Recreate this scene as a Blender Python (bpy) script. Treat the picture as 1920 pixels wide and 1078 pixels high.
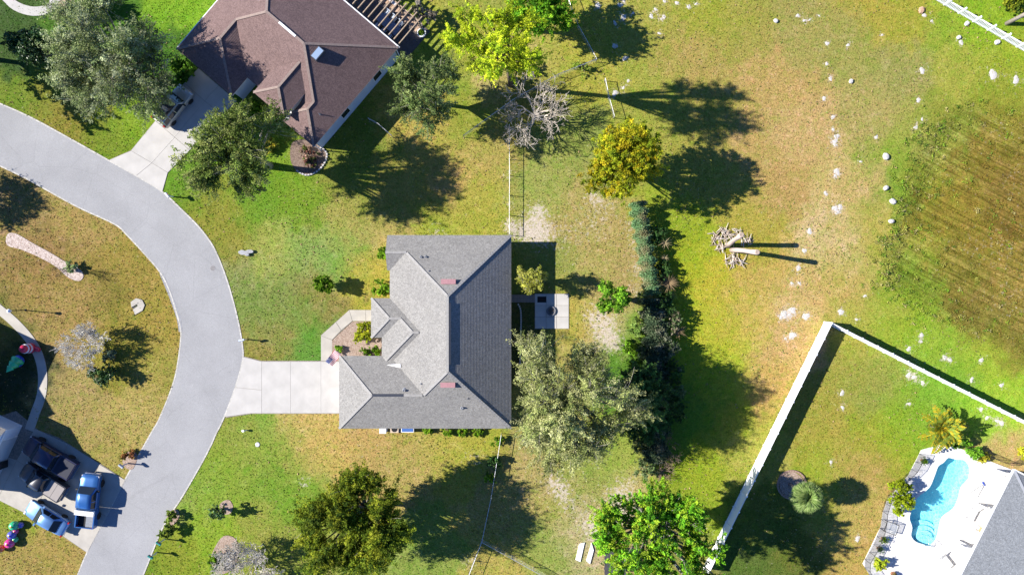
import bpy, bmesh, math, random
import numpy as np
from mathutils import Vector, Matrix

# ------------------------------------------------------------------ camera, light, exposure
for o in list(bpy.data.objects):
    bpy.data.objects.remove(o)
sc = bpy.context.scene
COL = sc.collection
H = 71.0          # drone height, metres
S = 18.0          # photo pixels per metre on the ground
cam_d = bpy.data.cameras.new('camera')
cam_d.sensor_width = 36.0
cam_d.lens = 36.0 * H / (1920 / S)
cam_d.clip_end = 6000
cam = bpy.data.objects.new('camera', cam_d)
cam.location = (0, 0, H)
COL.objects.link(cam)
sc.camera = cam
SUN_EL = math.radians(34.0)
SUN_AZ = math.atan2(-1.0, 0.10)          # the sun stands in the west
w = bpy.data.worlds.new('World')
sc.world = w
w.use_nodes = True
nt = w.node_tree
bg = nt.nodes['Background']
sky = nt.nodes.new('ShaderNodeTexSky')
sky.sky_type = 'NISHITA'
sky.sun_disc = False
sky.sun_elevation = SUN_EL
sky.sun_rotation = SUN_AZ
sky.air_density = 0.5
sky.altitude = 2000
sky.dust_density = 0.0
sky.ozone_density = 10.0
nt.links.new(sky.outputs[0], bg.inputs[0])
bg.inputs[1].default_value = 0.15
sun_d = bpy.data.lights.new('sun', 'SUN')
sun_d.energy = 5.0
sun_d.angle = math.radians(0.5)
sun_d.color = (1.0, 0.955, 0.88)
sun = bpy.data.objects.new('sun', sun_d)
sdir = Vector((math.cos(SUN_EL) * 0.995, -math.cos(SUN_EL) * 0.0995, -math.sin(SUN_EL)))
sun.rotation_euler = sdir.to_track_quat('-Z', 'Y').to_euler()
sun.location = (-60, 10, 60)
COL.objects.link(sun)
sc.view_settings.view_transform = 'Standard'
sc.view_settings.look = 'None'
sc.view_settings.gamma = 1.0
sc.view_settings.exposure = 1.1
sc.render.engine = 'CYCLES'
sc.cycles.max_bounces = 6
sc.cycles.transparent_max_bounces = 12

# ------------------------------------------------------------------ helpers
R = random.Random(11)
RNG = np.random.default_rng(5)

def P(px, py, z=0.0):
    """A photo pixel seen at height z -> a point of the place."""
    k = (H - z) / H / S
    return Vector(((px - 960) * k, (539 - py) * k, z))

def lin(r, g, b, k=1.0):
    f = lambda c: ((c / 255 + 0.055) / 1.055) ** 2.4 if c > 10 else c / 255 / 12.92
    return (f(r) * k, f(g) * k, f(b) * k)

MATS = {}
def mat(name, color=(.5, .5, .5), rough=.7, var=0.0, scale=4.0, bump=0.0, metal=0.0, col2=None, spec=.3,
        attr=False, coat=0.0, emit=0.0, detail=4.0, fine=0.0):
    """Procedural material: colour broken up by noise on object coordinates, optional relief."""
    if name in MATS:
        return MATS[name]
    m = bpy.data.materials.new(name)
    m.use_nodes = True
    t = m.node_tree
    b = t.nodes['Principled BSDF']
    b.inputs['Roughness'].default_value = rough
    b.inputs['Metallic'].default_value = metal
    b.inputs['Specular IOR Level'].default_value = spec
    b.inputs['Coat Weight'].default_value = coat
    b.inputs['Base Color'].default_value = (*color, 1)
    tc = t.nodes.new('ShaderNodeTexCoord')
    if var or bump or col2 or attr:
        nz = t.nodes.new('ShaderNodeTexNoise')
        nz.inputs['Scale'].default_value = scale
        nz.inputs['Detail'].default_value = detail
        t.links.new(tc.outputs['Object'], nz.inputs['Vector'])
        mx = t.nodes.new('ShaderNodeMix')
        mx.data_type = 'RGBA'
        a = color
        c2 = col2 if col2 else tuple(min(1, c * (1 + var)) for c in a)
        c1 = color if col2 else tuple(c * (1 - var) for c in a)
        mx.inputs[6].default_value = (*c1, 1)
        mx.inputs[7].default_value = (*c2, 1)
        rp = t.nodes.new('ShaderNodeMapRange')
        rp.inputs[1].default_value = .3
        rp.inputs[2].default_value = .7
        t.links.new(nz.outputs[0], rp.inputs[0])
        t.links.new(rp.outputs[0], mx.inputs[0])
        out = mx.outputs[2]
        if attr:
            at = t.nodes.new('ShaderNodeAttribute')
            at.attribute_name = 'Col'
            ml = t.nodes.new('ShaderNodeMix')
            ml.data_type = 'RGBA'
            ml.blend_type = 'MULTIPLY'
            ml.inputs[0].default_value = 1
            t.links.new(out, ml.inputs[6])
            t.links.new(at.outputs['Color'], ml.inputs[7])
            out = ml.outputs[2]
        if fine:
            n2 = t.nodes.new('ShaderNodeTexNoise')
            n2.inputs['Scale'].default_value = fine
            n2.inputs['Detail'].default_value = 2
            t.links.new(tc.outputs['Object'], n2.inputs['Vector'])
            r2 = t.nodes.new('ShaderNodeMapRange')
            r2.inputs[1].default_value = .25; r2.inputs[2].default_value = .75
            r2.inputs[3].default_value = .72; r2.inputs[4].default_value = 1.28
            t.links.new(n2.outputs[0], r2.inputs[0])
            vm = t.nodes.new('ShaderNodeVectorMath'); vm.operation = 'SCALE'
            t.links.new(out, vm.inputs[0]); t.links.new(r2.outputs[0], vm.inputs['Scale'])
            out = vm.outputs[0]
        t.links.new(out, b.inputs['Base Color'])
        if bump:
            bp = t.nodes.new('ShaderNodeBump')
            bp.inputs['Strength'].default_value = bump
            bp.inputs['Distance'].default_value = .04
            t.links.new(nz.outputs[0], bp.inputs['Height'])
            t.links.new(bp.outputs[0], b.inputs['Normal'])
    MATS[name] = m
    return m

def leaf_mat(name, tr=.28, rough=.65, spec=.06):
    """Foliage: leaf colour from the mesh attribute, some light passing through."""
    if name in MATS:
        return MATS[name]
    m = bpy.data.materials.new(name)
    m.use_nodes = True
    t = m.node_tree
    b = t.nodes['Principled BSDF']
    b.inputs['Roughness'].default_value = rough
    b.inputs['Specular IOR Level'].default_value = spec
    at = t.nodes.new('ShaderNodeAttribute')
    at.attribute_name = 'Col'
    t.links.new(at.outputs['Color'], b.inputs['Base Color'])
    tl = t.nodes.new('ShaderNodeBsdfTranslucent')
    t.links.new(at.outputs['Color'], tl.inputs['Color'])
    mx = t.nodes.new('ShaderNodeMixShader')
    mx.inputs[0].default_value = tr
    t.links.new(b.outputs[0], mx.inputs[1])
    t.links.new(tl.outputs[0], mx.inputs[2])
    t.links.new(mx.outputs[0], t.nodes['Material Output'].inputs[0])
    MATS[name] = m
    return m

class MB:
    """Collects faces and links them as ONE mesh object."""
    def __init__(s):
        s.v = []; s.f = []; s.m = []; s.sm = []; s.cur = 0; s.smooth = False
    def face(s, pts):
        n = len(s.v)
        s.v.extend([tuple(p) for p in pts])
        s.f.append(tuple(range(n, n + len(pts)))); s.m.append(s.cur); s.sm.append(s.smooth)
    def idx(s, pts, faces):
        n = len(s.v)
        s.v.extend([tuple(p) for p in pts])
        for f in faces:
            s.f.append(tuple(n + i for i in f)); s.m.append(s.cur); s.sm.append(s.smooth)
    def box(s, x0, x1, y0, y1, z0, z1, M=None):
        p = [(x0, y0, z0), (x1, y0, z0), (x1, y1, z0), (x0, y1, z0), (x0, y0, z1), (x1, y0, z1), (x1, y1, z1), (x0, y1, z1)]
        if M is not None:
            p = [tuple(M @ Vector(q)) for q in p]
        s.idx(p, [(3, 2, 1, 0), (4, 5, 6, 7), (0, 1, 5, 4), (1, 2, 6, 5), (2, 3, 7, 6), (3, 0, 4, 7)])
        return s
    def bar(s, a, b, wd, hg, up=(0, 0, 1)):
        """A beam of section wd x hg from a to b (hg along up)."""
        a = Vector(a); b = Vector(b); d = (b - a)
        L = d.length; d.normalize()
        u = Vector(up); u = (u - d * u.dot(d))
        if u.length < 1e-4: u = Vector((1, 0, 0)) - d * d.x
        u.normalize(); sd = d.cross(u)
        p = []
        for q in (a, b):
            for (i, j) in ((-1, -1), (1, -1), (1, 1), (-1, 1)):
                p.append(q + sd * (i * wd / 2) + u * (j * hg / 2))
        s.idx(p, [(0, 1, 2, 3), (7, 6, 5, 4), (0, 4, 5, 1), (1, 5, 6, 2), (2, 6, 7, 3), (3, 7, 4, 0)])
        return s
    def tube(s, pts, rad, n=6, cap=True):
        pts = [Vector(p) for p in pts]
        if not isinstance(rad, (list, tuple)): rad = [rad] * len(pts)
        base = len(s.v); fs = []
        for i, p in enumerate(pts):
            d = (pts[min(i + 1, len(pts) - 1)] - pts[max(i - 1, 0)])
            if d.length < 1e-6: d = Vector((0, 0, 1))
            d.normalize()
            u = Vector((0, 0, 1)) if abs(d.z) < .9 else Vector((1, 0, 0))
            u = (u - d * u.dot(d)).normalized(); e = d.cross(u)
            for k in range(n):
                a = 2 * math.pi * k / n
                s.v.append(tuple(p + (u * math.cos(a) + e * math.sin(a)) * rad[i]))
        for i in range(len(pts) - 1):
            for k in range(n):
                k2 = (k + 1) % n
                fs.append((base + i * n + k, base + i * n + k2, base + (i + 1) * n + k2, base + (i + 1) * n + k))
        if cap:
            fs.append(tuple(base + k for k in range(n))[::-1])
            fs.append(tuple(base + (len(pts) - 1) * n + k for k in range(n)))
        for f in fs:
            s.f.append(f); s.m.append(s.cur); s.sm.append(s.smooth)
        return s
    def lathe(s, prof, n=12, c=(0, 0, 0), M=None):
        """Surface of revolution of (r, z) pairs about the vertical through c."""
        base = len(s.v)
        for (r, z) in prof:
            for k in range(n):
                a = 2 * math.pi * k / n
                q = Vector((c[0] + r * math.cos(a), c[1] + r * math.sin(a), c[2] + z))
                s.v.append(tuple(M @ q if M is not None else q))
        for i in range(len(prof) - 1):
            for k in range(n):
                k2 = (k + 1) % n
                s.f.append((base + i * n + k, base + i * n + k2, base + (i + 1) * n + k2, base + (i + 1) * n + k))
                s.m.append(s.cur); s.sm.append(s.smooth)
        for row, rev in ((0, True), (len(prof) - 1, False)):
            if prof[row][0] > 1e-4:
                f = tuple(base + row * n + k for k in range(n))
                s.f.append(f[::-1] if rev else f); s.m.append(s.cur); s.sm.append(s.smooth)
        return s
    def prism(s, poly, z0, z1, bottom=True):
        """A slab from a plan polygon (x, y pairs)."""
        a = sum(poly[i][0] * poly[(i + 1) % len(poly)][1] - poly[(i + 1) % len(poly)][0] * poly[i][1] for i in range(len(poly)))
        if a < 0: poly = poly[::-1]
        n = len(poly); b = len(s.v)
        s.v.extend([(p[0], p[1], z0) for p in poly]); s.v.extend([(p[0], p[1], z1) for p in poly])
        fs = [tuple(b + n + i for i in range(n))]
        if bottom: fs.append(tuple(b + n - 1 - i for i in range(n)))
        for i in range(n):
            j = (i + 1) % n
            fs.append((b + i, b + j, b + n + j, b + n + i))
        for f in fs:
            s.f.append(f); s.m.append(s.cur); s.sm.append(s.smooth)
        return s
    def build(s, name, mats, parent=None, loc=None, rz=0.0, smooth=False):
        me = bpy.data.meshes.new(name)
        me.from_pydata(s.v, [], s.f)
        if not isinstance(mats, (list, tuple)): mats = [mats]
        for m in mats: me.materials.append(m)
        if len(mats) > 1: me.polygons.foreach_set('material_index', s.m)
        me.polygons.foreach_set('use_smooth', [bool(x or smooth) for x in s.sm])
        me.update()
        o = bpy.data.objects.new(name, me)
        COL.objects.link(o)
        if parent: o.parent = parent
        if loc is not None: o.location = loc
        o.rotation_euler.z = rz
        return o

def tag(o, label=None, cat=None, group=None, kind=None):
    if label: o['label'] = label
    if cat: o['category'] = cat
    if group: o['group'] = group
    if kind: o['kind'] = kind
    return o

def thing(name, label, cat, loc=(0, 0, 0), rz=0.0, group=None):
    o = bpy.data.objects.new(name, None)
    o.empty_display_size = .3
    COL.objects.link(o)
    o.location = loc
    o.rotation_euler = (0, 0, rz)
    return tag(o, label, cat, group)

def struct(o):
    o['kind'] = 'structure'
    return o

def dup(o, parent=None):
    c = o.copy(); COL.objects.link(c)
    if parent: c.parent = parent
    for ch in o.children: dup(ch, c)
    return c

def pts(L):
    return [tuple(P(x, y))[:2] for (x, y) in L]

def smooth_line(L, k=4):
    """Catmull-Rom through the points."""
    out = []
    n = len(L)
    for i in range(n - 1):
        p0 = L[max(i - 1, 0)]; p1 = L[i]; p2 = L[i + 1]; p3 = L[min(i + 2, n - 1)]
        for j in range(k):
            t = j / k
            out.append(tuple(.5 * ((2 * p1[d]) + (-p0[d] + p2[d]) * t + (2 * p0[d] - 5 * p1[d] + 4 * p2[d] - p3[d]) * t * t
                             + (-p0[d] + 3 * p1[d] - 3 * p2[d] + p3[d]) * t ** 3) for d in range(2)))
    out.append(tuple(L[-1]))
    return out

def smooth_loop(L, k=4):
    n = len(L)
    M = [L[-1]] + L + [L[0], L[1]]
    out = []
    for i in range(1, n + 1):
        p0, p1, p2, p3 = M[i - 1], M[i], M[i + 1], M[(i + 2) if i + 2 < len(M) else 2]
        for j in range(k):
            t = j / k
            out.append(tuple(.5 * ((2 * p1[d]) + (-p0[d] + p2[d]) * t + (2 * p0[d] - 5 * p1[d] + 4 * p2[d] - p3[d]) * t * t
                             + (-p0[d] + 3 * p1[d] - 3 * p2[d] + p3[d]) * t ** 3) for d in range(2)))
    return out

# materials used in many places
CONC = mat('concrete', (.44, .42, .39), .85, .10, .7, .1, detail=7)
CONC2 = mat('aged_concrete', (.40, .37, .32), .85, .12, .8, .1, detail=7)
def worn_asphalt():
    """Road surface: aggregate speckle, broad bleaching, stains, fine cracks."""
    m = bpy.data.materials.new('worn_asphalt'); m.use_nodes = True
    t = m.node_tree; b = t.nodes['Principled BSDF']; b.inputs['Roughness'].default_value = .9; b.inputs['Specular IOR Level'].default_value = .2
    tc = t.nodes.new('ShaderNodeTexCoord')
    def nz(s, d, r=.6):
        n = t.nodes.new('ShaderNodeTexNoise'); n.inputs['Scale'].default_value = s; n.inputs['Detail'].default_value = d; n.inputs['Roughness'].default_value = r
        t.links.new(tc.outputs['Object'], n.inputs['Vector']); return n
    def rg(x, p, q, u_, v_):
        r = t.nodes.new('ShaderNodeMapRange'); r.inputs[1].default_value = p; r.inputs[2].default_value = q; r.inputs[3].default_value = u_; r.inputs[4].default_value = v_
        t.links.new(x, r.inputs[0]); return r.outputs[0]
    def mul(x, y):
        q = t.nodes.new('ShaderNodeMath'); q.operation = 'MULTIPLY'; t.links.new(x, q.inputs[0]); t.links.new(y, q.inputs[1]); return q.outputs[0]
    v = mul(rg(nz(.22, 5, .6).outputs[0], .3, .7, .90, 1.10), rg(nz(20, 2).outputs[0], .25, .75, .80, 1.2))
    v = mul(v, rg(nz(1.1, 6, .75).outputs[0], .60, .74, 1.0, .86))
    v = mul(v, rg(nz(.8, 5, .8).outputs[0], .28, .40, 1.14, 1.0))
    wv = t.nodes.new('ShaderNodeMix'); wv.data_type = 'VECTOR'; wv.inputs[0].default_value = .25
    t.links.new(tc.outputs['Object'], wv.inputs[4]); t.links.new(nz(.9, 4).outputs['Color'], wv.inputs[5])
    vo = t.nodes.new('ShaderNodeTexVoronoi'); vo.feature = 'DISTANCE_TO_EDGE'; vo.inputs['Scale'].default_value = .22
    t.links.new(wv.outputs[1], vo.inputs['Vector'])
    cr = rg(vo.outputs['Distance'], .002, .010, .93, 1.0)
    v = mul(v, cr)
    vm = t.nodes.new('ShaderNodeVectorMath'); vm.operation = 'SCALE'; vm.inputs[0].default_value = (.292, .290, .292); t.links.new(v, vm.inputs['Scale'])
    t.links.new(vm.outputs[0], b.inputs['Base Color'])
    return m
ASPH = worn_asphalt()
WHITE = mat('white_paint', (.78, .78, .78), .45, .04, 2)
VINYL = mat('white_vinyl', (.80, .80, .80), .4, .03, 1)
BLACK = mat('black_metal', (.02, .02, .022), .4)
BARK = mat('bark', (.12, .09, .065), .9, .35, 6, .6)
PALEBARK = mat('pale_bark', (.29, .27, .225), .9, .25, 6, .5)
GREYBARK = mat('grey_bare_bark', (.50, .44, .365), .9, .25, 6, .5)
MULCH = mat('mulch', (.21, .14, .10), .95, .5, 9, .8, col2=(.42, .33, .27), fine=16)
SANDM = mat('white_sand', (.50, .47, .43), .95, .10, 5, .4)
ROCKM = mat('limestone', (.55, .52, .47), .9, .2, 5, .7)
STEEL = mat('galvanised_steel', (.45, .46, .48), .4, .1, 5, metal=.7)
WOOD = mat('weathered_wood', (.36, .27, .19), .8, .25, 7, .3)
GLASS = mat('dark_glass', (.015, .02, .025), .08, spec=.6)
LEAF = leaf_mat('leaves')
LEAFG = leaf_mat('glossy_leaves', .15, .35, .3)

# ------------------------------------------------------------------ ground: one sheet, grass colours from samples
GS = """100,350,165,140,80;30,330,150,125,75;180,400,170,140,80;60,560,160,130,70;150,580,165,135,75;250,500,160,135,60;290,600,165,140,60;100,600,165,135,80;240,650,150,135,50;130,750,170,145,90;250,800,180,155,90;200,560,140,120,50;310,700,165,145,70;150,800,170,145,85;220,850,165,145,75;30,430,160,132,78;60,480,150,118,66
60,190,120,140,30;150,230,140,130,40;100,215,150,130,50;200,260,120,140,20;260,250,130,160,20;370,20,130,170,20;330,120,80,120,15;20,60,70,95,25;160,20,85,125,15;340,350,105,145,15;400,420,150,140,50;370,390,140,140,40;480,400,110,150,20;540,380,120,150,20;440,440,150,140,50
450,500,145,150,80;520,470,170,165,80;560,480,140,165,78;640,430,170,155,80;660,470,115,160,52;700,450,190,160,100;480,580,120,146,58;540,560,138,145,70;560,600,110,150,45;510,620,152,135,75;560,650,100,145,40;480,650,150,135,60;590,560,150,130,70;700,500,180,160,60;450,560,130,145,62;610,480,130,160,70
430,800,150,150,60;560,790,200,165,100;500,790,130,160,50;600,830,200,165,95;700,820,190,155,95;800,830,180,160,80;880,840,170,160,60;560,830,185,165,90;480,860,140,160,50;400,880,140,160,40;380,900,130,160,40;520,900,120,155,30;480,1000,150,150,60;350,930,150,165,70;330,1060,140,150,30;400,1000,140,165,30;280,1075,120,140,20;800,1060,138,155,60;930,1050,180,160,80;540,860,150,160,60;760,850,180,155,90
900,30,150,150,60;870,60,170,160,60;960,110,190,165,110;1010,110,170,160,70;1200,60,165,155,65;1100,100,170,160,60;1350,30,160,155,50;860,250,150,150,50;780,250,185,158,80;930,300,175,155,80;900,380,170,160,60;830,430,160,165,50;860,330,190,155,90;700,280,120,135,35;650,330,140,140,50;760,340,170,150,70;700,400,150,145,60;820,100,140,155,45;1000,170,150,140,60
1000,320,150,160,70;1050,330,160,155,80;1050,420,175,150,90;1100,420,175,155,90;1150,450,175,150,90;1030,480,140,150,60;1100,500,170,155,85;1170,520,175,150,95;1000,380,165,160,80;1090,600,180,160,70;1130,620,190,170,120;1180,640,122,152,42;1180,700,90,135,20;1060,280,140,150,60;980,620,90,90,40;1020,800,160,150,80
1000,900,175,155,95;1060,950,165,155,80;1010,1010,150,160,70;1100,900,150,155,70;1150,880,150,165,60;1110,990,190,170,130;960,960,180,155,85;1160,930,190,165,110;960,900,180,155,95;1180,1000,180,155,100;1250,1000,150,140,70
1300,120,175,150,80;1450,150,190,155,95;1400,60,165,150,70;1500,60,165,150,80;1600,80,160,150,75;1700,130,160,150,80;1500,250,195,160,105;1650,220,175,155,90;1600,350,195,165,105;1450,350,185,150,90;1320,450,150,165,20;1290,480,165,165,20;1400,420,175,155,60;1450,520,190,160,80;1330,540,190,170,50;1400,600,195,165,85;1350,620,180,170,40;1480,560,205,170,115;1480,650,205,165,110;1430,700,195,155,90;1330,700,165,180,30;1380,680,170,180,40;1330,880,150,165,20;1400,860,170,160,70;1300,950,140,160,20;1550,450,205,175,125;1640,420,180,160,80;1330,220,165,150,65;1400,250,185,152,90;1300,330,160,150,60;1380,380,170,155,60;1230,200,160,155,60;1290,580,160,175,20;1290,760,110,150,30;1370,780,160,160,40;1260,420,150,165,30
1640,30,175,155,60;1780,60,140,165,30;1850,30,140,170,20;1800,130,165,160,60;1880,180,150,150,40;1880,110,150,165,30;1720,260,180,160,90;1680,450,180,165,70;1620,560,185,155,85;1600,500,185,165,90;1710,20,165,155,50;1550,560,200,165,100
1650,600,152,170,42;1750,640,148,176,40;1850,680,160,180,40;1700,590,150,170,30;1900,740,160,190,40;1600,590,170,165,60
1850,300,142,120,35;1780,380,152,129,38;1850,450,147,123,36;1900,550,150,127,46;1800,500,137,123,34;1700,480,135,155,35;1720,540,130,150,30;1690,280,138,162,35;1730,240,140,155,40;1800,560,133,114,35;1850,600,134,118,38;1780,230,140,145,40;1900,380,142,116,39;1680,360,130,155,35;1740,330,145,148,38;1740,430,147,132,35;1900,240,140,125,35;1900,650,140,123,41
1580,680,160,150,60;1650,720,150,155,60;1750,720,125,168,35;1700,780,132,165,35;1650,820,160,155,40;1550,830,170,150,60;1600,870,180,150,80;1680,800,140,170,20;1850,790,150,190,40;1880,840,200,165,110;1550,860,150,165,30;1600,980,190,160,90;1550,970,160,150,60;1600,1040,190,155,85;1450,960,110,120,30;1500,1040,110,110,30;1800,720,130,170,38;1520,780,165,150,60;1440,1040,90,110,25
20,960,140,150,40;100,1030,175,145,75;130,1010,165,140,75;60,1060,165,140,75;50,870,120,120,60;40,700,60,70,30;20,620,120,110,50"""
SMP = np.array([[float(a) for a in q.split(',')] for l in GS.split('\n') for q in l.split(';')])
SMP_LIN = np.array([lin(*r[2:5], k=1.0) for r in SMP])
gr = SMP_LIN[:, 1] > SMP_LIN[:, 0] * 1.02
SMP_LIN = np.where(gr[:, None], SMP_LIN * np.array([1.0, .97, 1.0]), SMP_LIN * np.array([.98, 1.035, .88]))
# bare sand: px, py, radius px, amount
SAND = np.array([(1008, 395, 14, .5), (1003, 425, 22, .55), (1018, 445, 18, .35), (1112, 370, 12, .5), (965, 435, 16, .5), (1060, 440, 30, .18), (1120, 415, 26, .25),
    (1185, 420, 14, .4), (1190, 460, 14, .35), (1203, 505, 16, .55), (1140, 380, 14, .3), (1130, 625, 24, .5), (1150, 645, 16, .5), (1110, 590, 16, .4), (1140, 600, 20, .35), (1190, 545, 14, .4),
    (1118, 990, 24, .7), (1150, 985, 16, .5), (1160, 930, 22, .6), (1175, 960, 18, .5), (1040, 905, 16, .45), (1055, 925, 14, .4), (1075, 950, 20, .3), (1190, 900, 16, .3),
    (1305, 990, 16, .6), (967, 300, 10, .25), (955, 330, 8, .5), (955, 380, 8, .5), (955, 420, 9, .5), (880, 860, 14, .25), (570, 905, 9, .5), (880, 1055, 12, .45), (1440, 440, 40, .05),
    (820, 437, 16, .35), (905, 860, 14, .2), (1010, 860, 40, .15), (1060, 300, 40, .06), (1090, 460, 70, .10), (1040, 960, 60, .08), (1720, 690, 20, .2), (1480, 560, 60, .05), (440, 545, 8, .2),
    (1900, 330, 20, .2), (1880, 470, 26, .2), (1900, 560, 26, .2), (1830, 460, 20, .1), (1885, 240, 16, .25), (1120, 20, 8, .1), (560, 780, 30, .10), (700, 815, 30, .10), (990, 440, 12, .3)])
SAND[:, 2] *= .95; SAND[:, 3] *= .78
MOUNDS = {
 'white sand mound in the grass beside the fence right of the top tree': [(1121, 11, 10), (1163, 10, 9), (1170, 3, 5), (1169, 33, 10), (1187, 25, 6), (1153, 44, 9), (1153, 87, 9), (1172, 110, 10), (1178, 152, 6), (1169, 165, 6), (1153, 175, 10)],
 'small white sand mound at the top edge of the field': [(1221, 31, 8), (1229, 18, 6), (1245, 32, 7), (1240, 36, 5), (1269, 6, 7), (1246, 3, 6), (1291, 13, 7), (1305, 8, 6), (1236, 63, 7), (1496, 30, 7), (1508, 39, 6), (1518, 38, 5), (1536, 30, 4)],
 'small white sand mound in the upper tan field': [(1551, 82, 7), (1590, 85, 7), (1654, 66, 4), (1550, 120, 6), (1557, 148, 7), (1545, 185, 8), (1643, 257, 7)],
 'small white sand mound at the right side of the upper tan field': [(1722, 188, 8), (1729, 224, 6), (1717, 239, 8), (1729, 133, 12)],
 'white sand mound in the chain running down the tan field': [(1562, 220, 8), (1562, 243, 6), (1569, 256, 9), (1566, 265, 9), (1566, 272, 8), (1614, 303, 5), (1569, 322, 11), (1566, 330, 7), (1548, 363, 8), (1566, 391, 11), (1575, 388, 10), (1570, 398, 8), (1518, 434, 11)],
 'white sand mound near the shadow tips of the headless trunks': [(1508, 470, 8), (1497, 503, 10), (1499, 531, 8), (1485, 531, 6)],
 'white sand mound left of the white fence corner': [(1470, 589, 13), (1464, 595, 7), (1485, 582, 13), (1480, 590, 7), (1511, 593, 13), (1486, 629, 13), (1473, 635, 5)],
 'left of the two large white sand mounds above the basin': [(1862, 140, 17)],
 'right of the two large white sand mounds above the basin': [(1905, 150, 15)],
 'white sand mound on the grass strip between basin and white fence': [(1577, 585, 12), (1606, 599, 6), (1622, 555, 6), (1728, 628, 9), (1771, 670, 9), (1781, 674, 9), (1704, 654, 9), (1840, 675, 8), (1822, 712, 10), (1727, 640, 6), (1878, 722, 8)],
 'white sand mound on the lawn inside the white-fenced yard': [(1579, 737, 10), (1580, 764, 8), (1704, 703, 10), (1714, 707, 9), (1730, 718, 8), (1840, 767, 8), (1851, 783, 9), (1870, 789, 9), (1878, 793, 9), (1704, 757, 8), (1558, 866, 7), (1608, 1010, 10)],
 'pale sand mound in the grass by the picket fence': [(1733, 29, 8), (1802, 80, 9), (1747, 40, 6)],
}
MOUND_SPOTS = [q for L in MOUNDS.values() for q in L]
POOL_PX = [(1777, 857), (1791, 860), (1808, 862), (1818.5, 876), (1817, 896), (1803, 913), (1798, 933), (1788, 953), (1768, 968), (1762, 986), (1757, 1008), (1744.5, 1022), (1733, 1021), (1716, 1015), (1707, 1003.5), (1709, 988), (1704, 971), (1708, 956), (1718, 933), (1741, 913), (1751, 891), (1758, 873), (1768, 866)]
POOL = smooth_loop(pts(POOL_PX), 3)
BASIN_PX = [(1800, 195), (1850, 190), (1960, 235), (2120, 400), (2120, 720), (1960, 690), (1850, 640), (1760, 600), (1672, 545), (1650, 480), (1680, 400), (1700, 310), (1735, 240)]
BASIN = smooth_loop(pts(BASIN_PX), 3)

def inside(poly, X, Y):
    r = np.zeros(X.shape, bool)
    n = len(poly)
    for i in range(n):
        x0, y0 = poly[i]; x1, y1 = poly[(i + 1) % n]
        c = ((y0 > Y) != (y1 > Y))
        with np.errstate(divide='ignore', invalid='ignore'):
            xx = (x1 - x0) * (Y - y0) / (y1 - y0 + 1e-12) + x0
        r ^= c & (X < xx)
    return r

def edge_dist(poly, X, Y):
    d = np.full(X.shape, 1e9)
    n = len(poly)
    for i in range(n):
        x0, y0 = poly[i]; x1, y1 = poly[(i + 1) % n]
        vx, vy = x1 - x0, y1 - y0
        t = np.clip(((X - x0) * vx + (Y - y0) * vy) / (vx * vx + vy * vy + 1e-12), 0, 1)
        d = np.minimum(d, np.hypot(X - x0 - t * vx, Y - y0 - t * vy))
    return d

def sines(X, Y, seed, f):
    g = np.random.default_rng(seed)
    r = np.zeros(X.shape)
    for k in range(6):
        a = g.uniform(0, 6.28); ff = f * g.uniform(.6, 1.7)
        r += np.sin((X * math.cos(a) + Y * math.sin(a)) * ff + g.uniform(0, 6.28))
    return r / 3.0

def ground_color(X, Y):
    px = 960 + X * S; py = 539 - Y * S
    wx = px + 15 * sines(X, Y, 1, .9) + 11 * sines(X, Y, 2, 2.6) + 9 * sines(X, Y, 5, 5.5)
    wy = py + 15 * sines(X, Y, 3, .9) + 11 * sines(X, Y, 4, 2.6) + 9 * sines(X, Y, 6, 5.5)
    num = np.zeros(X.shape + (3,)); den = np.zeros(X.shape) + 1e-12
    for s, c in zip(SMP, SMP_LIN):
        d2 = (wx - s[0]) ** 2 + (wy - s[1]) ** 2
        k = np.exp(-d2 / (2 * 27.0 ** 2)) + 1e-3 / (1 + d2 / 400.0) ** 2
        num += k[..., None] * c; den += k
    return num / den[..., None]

def ground_z(X, Y):
    ins = inside(BASIN, X, Y)
    d = edge_dist(BASIN, X, Y)
    t = np.clip(d / 3.2, 0, 1)
    return np.where(ins, -0.35 * t * t * (3 - 2 * t), 0.0)

xs = np.concatenate([[-3000, -900, -300, -140, -90], np.arange(-66, 66.01, .36), [90, 140, 300, 900, 3000]])
ys = np.concatenate([[-3000, -900, -300, -120, -60], np.arange(-40, 40.01, .36), [60, 120, 300, 900, 3000]])
GX, GY = np.meshgrid(xs, ys)
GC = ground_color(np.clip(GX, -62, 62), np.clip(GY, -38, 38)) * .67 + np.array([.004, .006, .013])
far = np.clip(np.maximum((np.abs(GX) - 58) / 14, (np.abs(GY) - 34) / 10), 0, 1)[..., None]
GC = GC * (1 - far) + np.array([.165, .165, .05]) * far      # beyond the lots: plain pasture
GZ = ground_z(GX, GY)
ins_b = inside(BASIN, GX, GY)
weed = np.where(ins_b, np.clip(edge_dist(BASIN, GX, GY) / 2.0, 0, 1), 0)
GZ = GZ + weed * (.05 * np.sin((GX * .45 + GY * .89) * 2 * math.pi / 1.35 + 1.2 * sines(GX, GY, 10, .5)) + .04 * sines(GX, GY, 9, 2.2))
hole = inside(POOL, GX, GY) | (edge_dist(POOL, GX, GY) < .55)
GZ = np.where(hole, -2.2, GZ)
SD = np.zeros(GX.shape)
gpx = 960 + GX * S; gpy = 539 - GY * S
for a in SAND:
    SD += a[3] * np.exp(-((gpx - a[0]) ** 2 + (gpy - a[1]) ** 2) / (2 * a[2] ** 2))
for a in MOUND_SPOTS:
    SD += .34 * np.exp(-((gpx - a[0]) ** 2 + (gpy - a[1]) ** 2) / (2 * (a[2] * .62 + 2) ** 2))
ny, nx = GX.shape
me = bpy.data.meshes.new('ground')
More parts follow.
